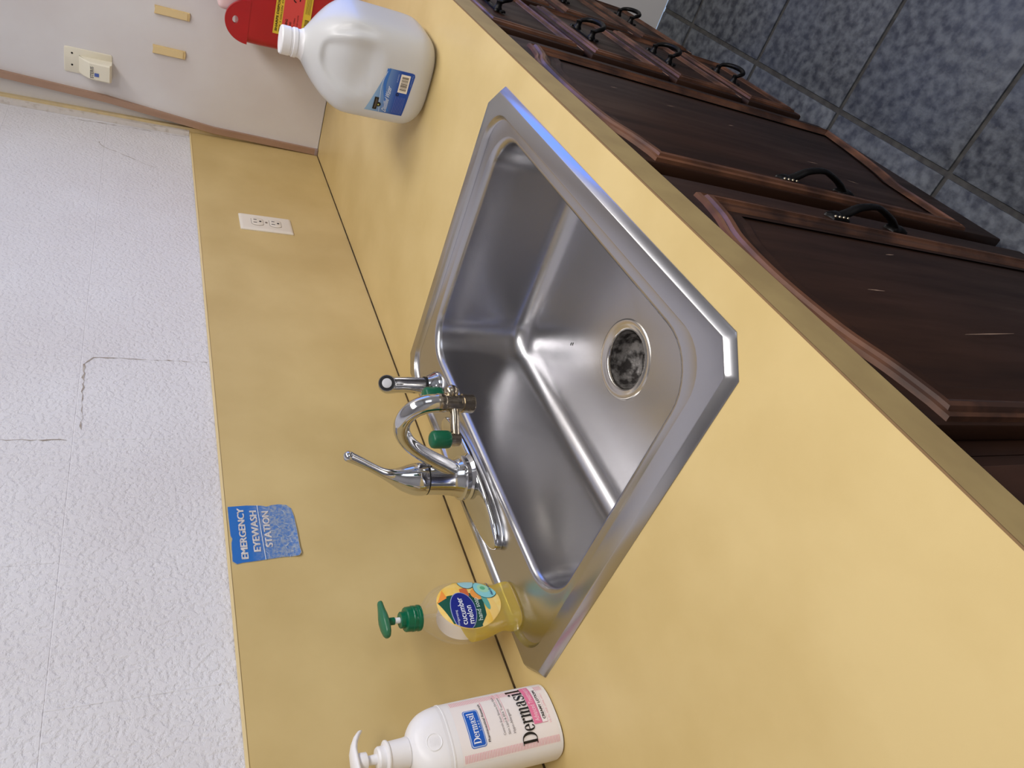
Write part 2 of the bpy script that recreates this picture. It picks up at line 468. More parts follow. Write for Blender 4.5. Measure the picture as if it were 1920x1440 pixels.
w1 = struct(obj('added_window_1', merge(box(0.05, 0.11, -1.72, -1.695, -0.05, 0.69, .004), box(0.05, 0.11, -0.715, -0.69, -0.05, 0.69, .004), box(0.05, 0.11, -1.695, -0.715, -0.05, -0.03, .004), box(0.05, 0.11, -1.695, -0.715, 0.67, 0.69, .004)), 'white_plastic'))  # unseen window added around the blue rim light
w2 = struct(obj('added_window_2', merge(box(-2.95, -2.9, YF - 0.06, YF - 0.0, 0.0, 1.1, .004), box(-1.5, -1.45, YF - 0.06, YF, 0, 1.1, .004), box(-2.9, -1.5, YF - 0.06, YF, 0, .05, .004), box(-2.9, -1.5, YF - 0.06, YF, 1.05, 1.1, .004)), 'white_plastic'))  # unseen window added to frame the fill behind the camera

for n, (fx, lab) in enumerate(((-1.95, 'rectangular ceiling light nearest the camera'), (-0.65, 'rectangular ceiling light near the right wall'))):
    t = thing('ceiling_light', lab, 'ceiling light', (fx, -1.35, CEIL - 0.07), 'ceiling lights')
    fr = merge(box(fx - .6, fx + .6, -1.65, -1.62, CEIL - .07, CEIL, .003), box(fx - .6, fx + .6, -1.08, -1.05, CEIL - .07, CEIL, .003),
               box(fx - .6, fx - .57, -1.62, -1.08, CEIL - .07, CEIL, .003), box(fx + .57, fx + .6, -1.62, -1.08, CEIL - .07, CEIL, .003))
    obj('frame', fr, 'white_plastic', t)
    obj('diffuser', box(fx - .57, fx + .57, -1.62, -1.08, CEIL - .06, CEIL - .05), glow('diffuser_%d' % n, (255, 250, 240), 1.0), t, smooth=0)

# right wall dressing: white hardboard over battens, leaning wooden edge strip
EDGE = ((0.004, -0.0085), (0.274, -0.0175), (0.519, -0.047), (0.735, -0.059), (1.3, -0.09))
bd = []
for x in (0.0, 0.0055):
    bd.append([(x, -0.0085, 0.0015), (x, -0.66, 0.0015), (x, -0.66, 1.3)] + [(x, yc, z) for z, yc in EDGE[::-1]])
trim_1 = obj('trim_1', loft(bd), 'board', smooth=0); struct(trim_1); trim_1['label'] = 'white hardboard panel covering the right wall above the worktop'
ed = []
for (z, yc) in EDGE:
    ed.append([(-0.009, yc - 0.0085, z), (-0.009, yc + 0.0075, z), (0.003, yc + 0.0075, z), (0.003, yc - 0.0085, z)])
trim_2 = struct(obj('trim_2', loft(ed), 'brown_trim', smooth=0)); trim_2['label'] = 'pinkish brown wooden edge strip leaning along the white panel'
obj('paint_smear', box(-0.0095, 0.004, -0.0175, -0.0005, 0.0012, 0.010, .001), pmat('grey_smear', (150, 132, 128), .6), trim_2)
trim_3 = struct(obj('trim_3', box(0.0015, 0.012, -0.010, 0.006, 0.003, 1.3), 'batten', smooth=0)); trim_3['label'] = 'yellowed wooden batten in the corner of the two walls'
obj('painted_side', box(-0.013, 0.0015, -0.0035, 0.0075, 0.331, 1.3), 'batten_side', trim_3, smooth=0)

# ================================================================ WORKTOP AND BACKSPLASH
D, TH = 0.607, 0.0435
X0, X1 = -2.75, 0.0
hx0, hx1, hy0, hy1 = -1.627, -1.032, -0.550, -0.069
def counter_mesh():
    V = []; F = []
    for z in (0.0, -TH):
        V += [(X0, -D, z), (X1, -D, z), (X1, -0.0005, z), (X0, -0.0005, z), (hx0, hy0, z), (hx1, hy0, z), (hx1, hy1, z), (hx0, hy1, z)]
    for o, rev in ((0, False), (8, True)):
        for q in ((0, 1, 5, 4), (1, 2, 6, 5), (2, 3, 7, 6), (3, 0, 4, 7)):
            f = tuple(o + k for k in q); F.append(f[::-1] if rev else f)
    for a in range(4):
        b = (a + 1) % 4
        F.append((a, b, 8 + b, 8 + a)); F.append((4 + b, 4 + a, 12 + a, 12 + b))
    return V, F
ct = thing('countertop', 'long yellow laminate countertop with a stainless sink let into it', 'countertop', (-1.4, -0.3, -TH))
obj('top', counter_mesh(), 'laminate', ct, smooth=0)
obj('front_edge', box(X0, X1, -D - 0.0012, -D - 0.0001, -TH, -0.0014), 'edge', ct, smooth=0)
obj('edge_seam', box(X0, X1, -D - 0.0013, -D + 0.0004, -0.0011, 0.00012), 'seam', ct, smooth=0)
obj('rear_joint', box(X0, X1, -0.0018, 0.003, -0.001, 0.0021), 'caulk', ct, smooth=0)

bs = thing('backsplash', 'tan laminate backsplash panel behind the sink', 'backsplash', (-1.4, 0.002, 0))
obj('panel', box(X0, X1, 0.0, 0.0050, 0.0022, 0.3275), 'laminate_wall', bs, smooth=0)
obj('top_edge', box(X0, X1, -0.0012, 0.0045, 0.3275, 0.3305), pmat('pale_edge', (226, 204, 152), .6), bs, smooth=0)

# ================================================================ SINK
sx0, sx1, sy0, sy1 = -1.6473, -1.0123, -0.5703, -0.0486
sink = thing('kitchen_sink', 'rectangular stainless steel single bowl sink with clipped corners', 'sink', (-1.33, -0.31, -0.19))
K = 10
def off_ch(o, z): return chamfer_rect(sx0 + o, sx1 - o, sy0 + o, sy1 - o, 0.030 - 0.58 * o, K, z)
sl = [off_ch(0.0, 0.0003), off_ch(0.0006, 0.0014), off_ch(0.0074, 0.0083), off_ch(0.0081, 0.0087), off_ch(0.0090, 0.0088)]
ax0, ax1, ay0, ay1 = -1.6185, -1.0375, -0.5415, -0.0625      # inner ledge
def ledge(o, z, r=0.05): return rrect(ax0 + o, ax1 - o, ay0 + o, ay1 - o, r - o, K, z)
sl += [ledge(-0.0015, 0.0088, .05), ledge(0.0, 0.0086), ledge(0.0016, 0.0056), ledge(0.0034, 0.0020), ledge(0.0052, 0.0011)]
bx0, bx1, by0, by1 = -1.6035, -1.0615, -0.5265, -0.1405      # bowl opening
def bowl(o, z, r): return rrect(bx0 + o, bx1 - o, by0 + o, by1 - o, r, K, z)
sl += [bowl(-0.001, 0.0011, .064), bowl(0.0015, 0.0006, .062), bowl(0.0045, -0.0014, .060), bowl(0.0068, -0.005, .058), bowl(0.008, -0.010, .057)]
BZ = -0.168
sl += [bowl(0.010, -0.06, .056), bowl(0.012, -0.115, .056), bowl(0.013, -0.128, .056)]
fr_ = 0.036
for s in range(1, 9):
    a = s / 8 * PI / 2
    sl.append(bowl(0.013 + fr_ * (1 - math.cos(a)), -0.128 - fr_ * math.sin(a), .056 - 0.02 * s / 8))
dc = (-1.331, -0.324); dr = 0.058
last = sl[-1]
circ = []
for c in range(4):
    for jj in range(K):
        a = math.radians(c * 90 + 90 * (jj + 0.5) / K); circ.append((dc[0] + dr * math.cos(a), dc[1] + dr * math.sin(a)))
for t in (0.3, 0.6, 0.85, 1.0):
    sl.append([(p[0] + (q[0] - p[0]) * t, p[1] + (q[1] - p[1]) * t, -0.164 - 0.004 * t) for p, q in zip(last, circ)])
obj('basin', loft(sl, False, False), 'steel', sink, smooth=38)
fl = obj('drain_flange', lathe((dc[0], dc[1], BZ), [(0.0590, -0.0006), (0.0570, 0.0012), (0.0555, 0.0016), (0.0500, 0.0002), (0.0455, -0.001), (0.0435, -0.0012), (0.0420, -0.003), (0.0415, -0.008)], 48, False, False), pmat('satin_steel', (205, 200, 192), .2, 1.0), sink, smooth=50)
obj('drain_cup', lathe((dc[0], dc[1], BZ), [(0.0416, -0.006), (0.040, -0.02), (0.039, -0.030), (0.034, -0.038), (0.026, -0.042), (0.016, -0.044), (0.015, -0.060)], 40, False, True), 'drain', sink, smooth=50)
obj('crumb', box(-1.2105, -1.2085, -0.262, -0.256, -0.1652, -0.1640, .0005, 1), 'rubber', sink)

# ================================================================ FAUCET
fx, fy = -1.345, -0.103
fa = thing('kitchen_faucet', 'chrome single lever faucet with arched spout and green capped eyewash head', 'faucet', (fx, fy, 0.0012))
dk = []
for (o, z) in ((0.001, 0.0012), (0.0, 0.0028), (0.0, 0.0105), (0.0012, 0.0128), (0.004, 0.0140), (0.02, 0.0150)):
    dk.append(sellipse(fx, fy, 0.127 - o, 0.0315 - o * (0.55 if o > .01 else 1), 64, 2.15, z))
obj('deck_plate', loft(dk), 'chrome', fa, smooth=40)
obj('body', lathe((fx, fy - .002, 0), [(0.036, 0.0135), (0.033, 0.0165), (0.0315, 0.018), (0.0325, 0.019), (0.0325, 0.0245), (0.0305, 0.026), (0.0285, 0.0265), (0.0270, 0.030), (0.0245, 0.042), (0.0232, 0.06), (0.0228, 0.0765)], 40), 'chrome', fa, smooth=30)
obj('seal_ring', lathe((fx, fy - .002, 0), [(0.0222, 0.0764), (0.0224, 0.0764), (0.0224, 0.0785), (0.0222, 0.0785)], 40), 'rubber', fa)
# handle: shouldered dome drawn out into an upswept lever
hp = spline([(fx, -0.105, 0.0782, 0.0230, 0.0230), (fx, -0.105, 0.086, 0.0236, 0.0236), (fx, -0.106, 0.096, 0.0222, 0.0225), (fx, -0.108, 0.110, 0.0175, 0.0180), (fx, -0.1115, 0.123, 0.0120, 0.0125),
             (fx, -0.1155, 0.134, 0.0085, 0.0088), (fx + .0005, -0.1215, 0.146, 0.0070, 0.0068), (fx + .001, -0.130, 0.160, 0.0066, 0.0062), (fx + .0015, -0.1405, 0.177, 0.0070, 0.0064), (fx + .002, -0.151, 0.1955, 0.0078, 0.0072)], 5)
hl = []
for k, q in enumerate(hp):
    a = Vector(hp[max(k - 1, 0)][:3]); b = Vector(hp[min(k + 1, len(hp) - 1)][:3]); t = (b - a).normalized()
    u = Vector((1, 0, 0)); w = t.cross(u).normalized()
    hl.append([tuple(Vector(q[:3]) + u * q[3] * math.cos(2 * PI * s / 28) + w * q[4] * math.sin(2 * PI * s / 28)) for s in range(28)])
endc = Vector(hp[-1][:3]); tdir = (endc - Vector(hp[-2][:3])).normalized()
for (s_, o_) in ((0.86, 0.0032), (0.55, 0.0055), (0.18, 0.0066)):
    hl.append([tuple(endc + tdir * o_ + (Vector(p) - endc) * s_) for p in hl[len(hp) - 1]])
lv = obj('lever_handle', loft(hl), 'chrome', fa, smooth=50)
obj('set_screw', lathe((0, 0, 0), [(0.0024, -0.001), (0.0024, 0.0004), (0.0016, 0.0006)], 14), 'rubber', lv)
lv.children[0].location = Vector((fx + 0.004, -0.1262, 0.101 + DZ)) - worldloc(lv) - Vector((0, 0, 0))
# spout
sp = spline([(fx, -0.110, 0.022, 0.0140), (fx, -0.119, 0.036, 0.0128), (fx, -0.133, 0.058, 0.0118), (fx, -0.152, 0.089, 0.0106), (fx, -0.173, 0.117, 0.0103), (fx, -0.195, 0.1335, 0.0106),
             (fx, -0.216, 0.1375, 0.0111), (fx, -0.234, 0.130, 0.0117), (fx, -0.2445, 0.115, 0.0122), (fx, -0.2475, 0.0985, 0.0123)], 5)
spo = obj('spout', tube([q[:3] for q in sp], [q[3] for q in sp], 24, up=(1, 0, 0)), 'chrome', fa, smooth=50)
ey = (fx, -0.2478, 0)
eh = obj('eyewash_head', lathe(ey, [(0.0119, 0.101), (0.0124, 0.0998), (0.0124, 0.0905), (0.0119, 0.0895), (0.0112, 0.089), (0.0112, 0.0685), (0.0108, 0.068), (0.0108, 0.0655), (0.0126, 0.065), (0.0126, 0.0505), (0.012, 0.0495), (0.0095, 0.0495), (0.0095, 0.056)], 32), 'chrome_aged', fa, smooth=30)
bl = [(0.0012, -0.0095), (0.006, -0.0078), (0.0086, -0.004), (0.0094, 0.0), (0.0086, 0.004), (0.006, 0.0078), (0.0012, 0.0095)]
obj('knob', lathe((fx + 0.012, -0.257, 0.079), bl, 20), 'chrome_aged', eh, smooth=60)
for (ex, eyy, ez, rx) in ((fx - 0.0395, -0.2205, 0.0880, -1), (fx + 0.0475, -0.2200, 0.0735, 1)):
    zc = ez - 0.009
    obj('arm', merge(tube(spline([(fx, -0.2475, 0.0775), (fx + rx * 0.014, -0.240, 0.0775), ((fx + ex) / 2 + rx * 0.006, (eyy - 0.2475) / 2 + 0.002, (zc + 0.0775) / 2), (ex, eyy, zc - 0.001)], 5), 0.0062, 14),
                     lathe((ex, eyy, ez), [(0.006, -0.0165), (0.0086, -0.0145), (0.0088, 0.002)], 24)), 'chrome_aged', eh, smooth=50)
    obj('cap', lathe((ex, eyy, ez), [(0.0106, -0.0012), (0.0114, 0.0005), (0.0116, 0.006), (0.0116, 0.019), (0.0105, 0.0225), (0.008, 0.0243), (0.003, 0.0250)], 28), 'green_cap', eh, smooth=50)

# side sprayer
spx, spy = -1.142, -0.108
sr = thing('side_sprayer', 'chrome side sprayer standing in its holder right of the faucet', 'sprayer', (spx, spy, 0.0012))
obj('holder', lathe((spx, spy, 0), [(0.0245, 0.0012), (0.0245, 0.005), (0.0215, 0.010), (0.0178, 0.0165), (0.0165, 0.021), (0.014, 0.0212)], 32), 'chrome', sr, smooth=35)
obj('collar', lathe((spx, spy, 0), [(0.0146, 0.0205), (0.0152, 0.021), (0.0152, 0.0245), (0.0138, 0.025)], 28), 'rubber', sr)
wp = spline([(spx, spy, 0.024, 0.0136), (spx - .002, spy - .002, 0.045, 0.0132), (spx - .004, spy - .004, 0.068, 0.0134), (spx - .006, spy - .005, 0.082, 0.0142), (spx - .007, spy - .005, 0.092, 0.0138), (spx - .007, spy - .004, 0.0995, 0.0085), (spx - .007, spy - .004, 0.1025, 0.002)], 5)
wnd = obj('wand', tube([q[:3] for q in wp], [q[3] for q in wp], 24), 'chrome', sr, smooth=50)
nd = Vector((-0.62, -0.70, 0.30)).normalized(); nc = Vector((spx - .007, spy - .005, 0.0895))
def along(c, d, prof, n=28):
    d = d.normalized(); a = Vector((0, 0, 1)); u = (a - d * a.dot(d)).normalized(); w = d.cross(u)
    return loft([[tuple(c + d * h + (u * math.cos(2 * PI * s / n) + w * math.sin(2 * PI * s / n)) * r) for s in range(n)] for r, h in prof])
nz_ = obj('nozzle', along(nc, nd, [(0.0118, -0.002), (0.0128, 0.012), (0.0136, 0.0185), (0.0130, 0.0200), (0.0118, 0.0200), (0.0114, 0.0188)]), 'chrome', sr, smooth=35)
obj('spray_ring', along(nc, nd, [(0.0113, 0.0186), (0.0113, 0.0196), (0.0078, 0.0196)]), 'rubber', nz_)
obj('spray_face', along(nc, nd, [(0.0076, 0.0192), (0.0076, 0.0206), (0.0060, 0.0212), (0.002, 0.0212)]), pmat('grey_nozzle', (206, 206, 208), .35), nz_, smooth=30)

# ================================================================ SOAP BOTTLE
ox, oy, oz = -1.541, -0.071, 0.0012
so = thing('soap_bottle', 'clear pump bottle of yellow cucumber melon hand soap on the sink corner', 'soap bottle', (ox, oy, oz))
SP = [(0.000, .0300, .0175, 3.2), (0.0015, .0325, .0195, 3.2), (0.006, .0335, .0205, 3.0), (0.014, .0325, .0200, 2.8), (0.022, .0315, .0195, 2.5), (0.032, .0345, .0202, 2.3), (0.046, .0390, .0212, 2.2), (0.062, .0415, .0220, 2.1),
      (0.080, .0415, .0220, 2.1), (0.094, .0390, .0212, 2.1), (0.106, .0335, .0195, 2.05), (0.115, .0255, .0175, 2.0), (0.121, .0185, .0160, 2.0), (0.1245, .0155, .0150, 2.0), (0.130, .0148, .0148, 2.0)]
SPs = spline(SP, 4)
def sb_at(z, profs):
    for a, b in zip(profs[:-1], profs[1:]):
        if a[0] <= z <= b[0]:
            t = (z - a[0]) / (b[0] - a[0] + 1e-9); return [a[k] + (b[k] - a[k]) * t for k in range(4)]
    return profs[-1]
obj('shell', loft([sellipse(ox, oy, a, b, 48, e, oz + z) for z, a, b, e in SPs]), 'clear_shell', so, smooth=60)
lq = [q for q in SPs if 0.0005 < q[0] < 0.072]
ll = [sellipse(ox, oy, a - .0011, b - .0011, 48, e, oz + max(z, .0014)) for z, a, b, e in lq]
# the surface of the soap stands a little higher on one side
ll[-1] = [(p[0], p[1], p[2] + 0.10 * (p[0] - ox)) for p in ll[-1]]
obj('soap', loft(ll), 'soap', so, smooth=60)
def soap_surf(eps, side=-1):
    def f(u, v):
        z, a, b, e = sb_at(v, SPs)
        q = min(abs(u) / a, 0.995)
        return (ox + u, oy + side * (b * (1 - q ** e) ** (1 / e) + eps), oz + v)
    return f
def ell_clip(u0, u1, v0, v1, n=22, m=22):
    """filled grid warped to the oval of the label"""
    V = []; F = []
    for jv in range(m + 1):
        for iu in range(n + 1):
            a, b = -1 + 2 * iu / n, -1 + 2 * jv / m
            x = a * math.sqrt(1 - b * b / 2); y = b * math.sqrt(1 - a * a / 2)
            V.append(((u0 + u1) / 2 + x * (u1 - u0) / 2, (v0 + v1) / 2 + y * (v1 - v0) / 2))
    for jv in range(m):
        for iu in range(n): F.append((jv * (n + 1) + iu, jv * (n + 1) + iu + 1, (jv + 1) * (n + 1) + iu + 1, (jv + 1) * (n + 1) + iu))
    return V, F
LC, LU, LV = (0.0, 0.068), 0.0335, 0.0425
def inlabel(poly, n=1):
    """keep a convex print inside the oval label"""
    V = []
    for (u, v) in poly:
        a, b = (u - LC[0]) / LU, (v - LC[1]) / LV; l = math.hypot(a, b)
        if l > 0.985: a, b = a / l * 0.985, b / l * 0.985
        V.append((LC[0] + a * LU, LC[1] + b * LV))
    return V
def polygrid(poly, n=10):
    """fan of a polygon subdivided radially, so that it can follow a curved surface"""
    cu = sum(p[0] for p in poly) / len(poly); cv = sum(p[1] for p in poly) / len(poly)
    # densify the border
    P = []
    for a, b in zip(poly, poly[1:] + poly[:1]):
        k = max(1, int(math.hypot(b[0] - a[0], b[1] - a[1]) / 0.004))
        P += [(a[0] + (b[0] - a[0]) * s / k, a[1] + (b[1] - a[1]) * s / k) for s in range(k)]
    V = [(cu, cv)]; F = []; L_ = len(P)
    for r in range(1, n + 1):
        V += [(cu + (p[0] - cu) * r / n, cv + (p[1] - cv) * r / n) for p in P]
    for k in range(L_): F.append((0, 1 + k, 1 + (k + 1) % L_))
    for r in range(n - 1):
        for k in range(L_):
            a = 1 + r * L_ + k; b = 1 + r * L_ + (k + 1) % L_
            F.append((a, a + L_, b + L_, b))
    return V, F
def oval(cu, cv, ru, rv, n=28, rot=0): 
    return [(cu + ru * math.cos(2 * PI * k / n) * math.cos(rot) - rv * math.sin(2 * PI * k / n) * math.sin(rot), cv + ru * math.cos(2 * PI * k / n) * math.sin(rot) + rv * math.sin(2 * PI * k / n) * math.cos(rot)) for k in range(n)]
lab = obj('front_label', put(ell_clip(-LU, LU, LC[1] - LV, LC[1] + LV), soap_surf(.0003)), pmat('melon_print', (242, 196, 78), .4, col2=(244, 214, 132), scale=60), so, smooth=60)
def sdecal(name, poly, rgb, eps, clip=True):
    obj(name, put(polygrid(inlabel(poly) if clip else poly, 8), soap_surf(eps)), ink(rgb), lab, smooth=60)
sdecal('print', [(-.040, .112), (.006, .1155), (.008, .104), (.012, .094), (.012, .064), (-.040, .056)], (18, 84, 66), .0005)
sdecal('print', [(.004, .1135), (.030, .105), (.022, .098), (.009, .096)], (240, 150, 62), .0006)
sdecal('print', [(-.036, .060), (-.02, .051), (.006, .050), (.012, .072), (-.036, .072)], (18, 78, 66), .0006)
sdecal('print', [(.004, .078), (.020, .076), (.022, .066), (.008, .066)], (206, 104, 58), .0007)
sdecal('print', oval(.010, .054, .009, .010), (236, 158, 72), .00075)
sdecal('print', oval(-.012, .040, .022, .0065, rot=.15), (244, 206, 120), .0008)
sdecal('print', oval(-.002, .047, .012, .0038, rot=.2), (96, 170, 160), .0009)
sdecal('print', oval(.031, .063, .012, .011), (20, 74, 72), .0009); sdecal('print', oval(.031, .063, .0113, .0103), (158, 206, 214), .0010)
sdecal('print', oval(.017, .041, .0155, .0165), (20, 74, 72), .0011); sdecal('print', oval(.017, .041, .0148, .0158), (140, 208, 212), .0012)
sdecal('print', oval(.018, .043, .0075, .0085), (164, 216, 182), .0013); sdecal('print', oval(.018, .044, .0032, .0036), (96, 178, 130), .0014)
sdecal('print', oval(-.0110, .080, .0255, .0165), (156, 170, 206), .0013); sdecal('print', oval(-.0110, .080, .0245, .0156), (22, 36, 130), .0015)
def stext(s, u0, u1, v0, v1, rgb, eps=.0019, bold=.0, shear=0.0):
    obj('lettering', put(fit2d(text2d(s, bold), u0, u1, v0, v1, shear), soap_surf(eps)), ink(rgb), lab, smooth=0)
stext('invigorating', -.0285, -.0105, .0878, .0914, (220, 226, 240))
stext('cucumber', -.0285, .0060, .0785, .0862, (244, 246, 250), bold=.006)
stext('melon', -.0285, -.0065, .0695, .0775, (244, 246, 250), bold=.006)
stext('hand soap', -.0260, .0030, .0555, .0640, (214, 232, 224))
stext('clean & refresh', .0055, .028, .0335, .0372, (24, 58, 110), bold=.02)
obj('back_label', put(ell_clip(-.030, .030, .036, .100), soap_surf(-.0016, 1)), ink((226, 220, 212)), so, smooth=60)
obj('dip_tube', tube([(ox, oy, oz + .01), (ox + .002, oy, oz + .06), (ox, oy, oz + .13)], .0022, 10), 'clear_shell', so)
cz0 = oz + 0.1285
cp = []
for (r, z) in ((.0152, 0), (.0156, .001), (.0156, .0035), (.0152, .004), (.0150, .0062), (.0154, .007), (.0154, .0105), (.0149, .0112), (.0149, .0135), (.0146, .0180), (.0138, .0190), (.0098, .0195), (.0098, .0245), (.0090, .0252), (.0062, .0252)): cp.append((r, z))
pm = obj('pump_collar', lathe((ox, oy, cz0), cp, 36), 'green_trans', so, smooth=30)
obj('pump_stem', lathe((ox, oy, cz0), [(.0036, .022), (.0036, .034)], 18), 'white_plastic', so)
obj('pump_sleeve', lathe((ox, oy, cz0), [(.0046, .032), (.0046, .041)], 18), 'green_trans', so)
hd = []
for (t, w, h) in ((-.0205, .0015, .0020), (-.0190, .0055, .0042), (-.0150, .0088, .0058), (-.008, .0105, .0070), (0, .0108, .0074), (.008, .0095, .0068), (.014, .0070, .0058), (.021, .0052, .0048), (.0265, .0042, .0042), (.0285, .0034, .0034)):
    lz = cz0 + .0440 + (-.0012 * max(0, t / .0285)); c_, s_ = math.cos(0.05), math.sin(0.05)
    hd.append([(ox + t * c_ - w * math.cos(2 * PI * k / 16) * s_, oy + t * s_ + w * math.cos(2 * PI * k / 16) * c_, lz + (h * 0.95 if math.sin(2 * PI * k / 16) > 0 else h * 0.75) * math.sin(2 * PI * k / 16)) for k in range(16)])
obj('pump_head', loft(hd), 'green_pale', so, smooth=60)

# ================================================================ LOTION BOTTLE
lx, ly = -1.684, -0.046
lo = thing('lotion_bottle', 'white plastic pump bottle of lotion with pink print left of the sink', 'lotion bottle', (lx, ly, 0))
LP = [(0.0002, .0385, .0245, 2.6), (0.0025, .0412, .0272, 2.6), (0.008, .0422, .0284, 2.6), (0.06, .0415, .0285, 2.6), (0.1345, .0402, .0280, 2.6), (0.1362, .0398, .0277, 2.6), (0.138, .0398, .0277, 2.6), (0.148, .0385, .0268, 2.5), (0.158, .0352, .0250, 2.4), (0.166, .0295, .0222, 2.2), (0.1715, .0225, .0190, 2.1), (0.1745, .0160, .0150, 2.0), (0.176, .0145, .0140, 2.0)]
LPs = spline(LP, 3)
obj('body', loft([sellipse(lx, ly, a, b, 56, e, z) for z, a, b, e in LPs]), 'white_plastic', lo, smooth=50)
obj('shoulder_ridge', loft([sellipse(lx, ly, .0402 + d, .0280 + d, 56, 2.6, z) for z, d in ((.1335, -.001), (.1345, .0005), (.1362, .0005), (.1372, -.0012))], False, False), 'white_plastic', lo, smooth=50)
def lot_surf(eps):
    def f(u, v):
        z, a, b, e = sb_at(v, LPs); q = min(abs(u) / a, .995)
        return (lx + u, ly - (b * (1 - q ** e) ** (1 / e) + eps), v)
    return f
# embossed round seal on the shoulder
def seal(r0, r1, h):
    V = []; F = []; n = 40
    for k in range(n):
        a = 2 * PI * k / n
        for (r, hh) in ((r0, -.0004), (r0 + .0006, h), (r1 - .0006, h), (r1, -.0004)):
            V.append(lot_surf(hh)(-.006 + r * math.cos(a), .1535 + r * .92 * math.sin(a)))
    for k in range(n):
        b = (k + 1) % n
        for q in range(3): F.append((4 * k + q, 4 * b + q, 4 * b + q + 1, 4 * k + q + 1))
    return V, F
obj('embossed_ring', seal(.0078, .0098, .0006), 'white_plastic', lo, smooth=60)
obj('embossed_seal', merge(*[put(stroke2d([(-.006 - .004, .1495 + .002 * q), (-.006 + .004, .1495 + .002 * q)], .0007), lot_surf(.0003)) for q in range(5)]), 'white_plastic', lo, smooth=0)
lp = obj('printed_panel', put(rect2d(-.0345, .0345, .006, .1265, 24, 20), lot_surf(.0002)), pmat('cream_print_ground', (238, 231, 228), .4), lo, smooth=60)
def ldecal(name, m2, rgb, eps=.0005): return obj(name, put(m2, lot_surf(eps)), ink(rgb), lp, smooth=0)
# pink comb stripes at both sides of the panel
for side in (-1, 1):
    P = []
    for k in range(62):
        v = .0075 + k * .00190
        P.append(rect2d(side * .0270 if side > 0 else -.0335, .0335 if side > 0 else -.0270, v, v + .0007, 4, 1))
    ldecal('stripe_band', merge(*P), (234, 164, 172))
def serif(ch):
    r_ = lambda a, b, c, d: ([(a, c), (b, c), (b, d), (a, d)], [(0, 1, 2, 3)])
    X = .66
    if ch == 'D': return .86, [r_(.10, .27, 0, 1), r_(.0, .40, 0, .045), r_(.0, .40, .955, 1), ring2d(.34, .5, .48, .5, .19, .05, -90, 90)]
    if ch == 'e': return .56, [ring2d(.27, X / 2, .26, X / 2 + .015, .145, .045, 10, 322), r_(.13, .52, X / 2 + .01, X / 2 + .055), ring2d(.27, X / 2, .26, X / 2 + .015, .12, .045, -2, 40)]
    if ch == 'r': return .47, [r_(.07, .21, 0, X), r_(0, .30, 0, .04), r_(0, .10, X - .045, X), disc2d(.385, X - .10, .075), stroke2d([(.20, X - .20), (.26, X - .06), (.34, X - .02), (.40, X - .05)], [.03, .06, .06, .05])]
    if ch == 'm':
        P = [r_(0, .10, X - .045, X)]
        for x in (.07, .36, .65): P += [r_(x, x + .14, 0, X - (.0 if x < .1 else .13)), r_(x - .06, x + .20, 0, .04)]
        for x in (.07, .36): P.append(stroke2d([(x + .13, X - .20), (x + .20, X - .05), (x + .28, X - .015), (x + .35, X - .06), (x + .36, X - .16)], [.03, .055, .08, .13, .14]))
        return .90, P
    if ch == 'a': return .56, [r_(.30, .44, .08, X - .14), ring2d(.24, .185, .21, .195, .12, .045, 75, 300), stroke2d([(.08, X - .16), (.13, X - .04), (.24, X - .01), (.35, X - .05), (.37, X - .16)], [.08, .06, .05, .10, .14]), disc2d(.11, X - .16, .07), stroke2d([(.37, .12), (.42, .03), (.52, .03)], [.12, .08, .03]), stroke2d([(.31, .37), (.20, .375)], .045)]
    if ch == 's':
        pts = spline([(.38, X - .14), (.33, X - .04), (.22, X - .01), (.10, X - .06), (.07, X - .17), (.16, X - .27), (.30, X - .38), (.38, .19), (.34, .06), (.22, .005), (.10, .04), (.05, .15)], 4)
        ws = [(.05 + .11 * math.exp(-((k / (len(pts) - 1) - .5) / .18) ** 2)) for k in range(len(pts))]
        return .45, [stroke2d(pts, ws), r_(.355, .405, X - .2, X), r_(.03, .08, 0, .2)]
    if ch == 'i': return .33, [r_(.07, .21, 0, X), r_(0, .29, 0, .04), r_(0, .10, X - .045, X), disc2d(.14, .87, .085)]
    if ch == 'l': return .33, [r_(.07, .21, 0, 1), r_(0, .29, 0, .04), r_(0, .10, .955, 1)]
    return .3, []
def serif_word(s, u0, u1, v0, v1, rgb, eps):
    G = {}; x = 0
    for ch in s:
        w, parts = serif(ch)
        for k, (V, F) in enumerate(parts): G.setdefault(k, []).append(([(p[0] + x, p[1]) for p in V], F))
        x += w
    for k, P in G.items():          # overlapping strokes lie in thin layers of ink
        V, F = merge(*P)
        ldecal('lettering', ([(u0 + p[0] / x * (u1 - u0), v0 + p[1] * (v1 - v0)) for p in V], F), rgb, eps + .00008 * k)
serif_word('Dermasil', -.0305, .0345, .0355, .0540, (16, 14, 16), .0011)
def rrect2(u0, u1, v0, v1, r):
    return [(p[0], p[1]) for p in rrect(u0, u1, v0, v1, r, 6)]
def lpoly(name, poly, rgb, eps): return obj(name, put(polygrid(poly, 8), lot_surf(eps)), ink(rgb), lp, smooth=0)
lpoly('badge', rrect2(-.0225, .0185, .0965, .1150, .003), (44, 96, 190), .0005)
lpoly('badge', rrect2(-.0218, .0178, .0972, .1143, .0026), (196, 214, 238), .0007)
lpoly('badge', rrect2(-.0210, .0170, .0980, .1135, .0022), (24, 92, 190), .0009)
serif_word('Dermasil', -.0190, .0150, .1030, .1115, (238, 242, 250), .0013)
def ltext(s, u0, u1, v0, v1, rgb, bold=0.0, shear=0.0): ldecal('lettering', fit2d(text2d(s, bold), u0, u1, v0, v1, shear), rgb, .0013)
ltext('L A B S', -.006, .005, .0992, .1012, (196, 214, 240), .01)
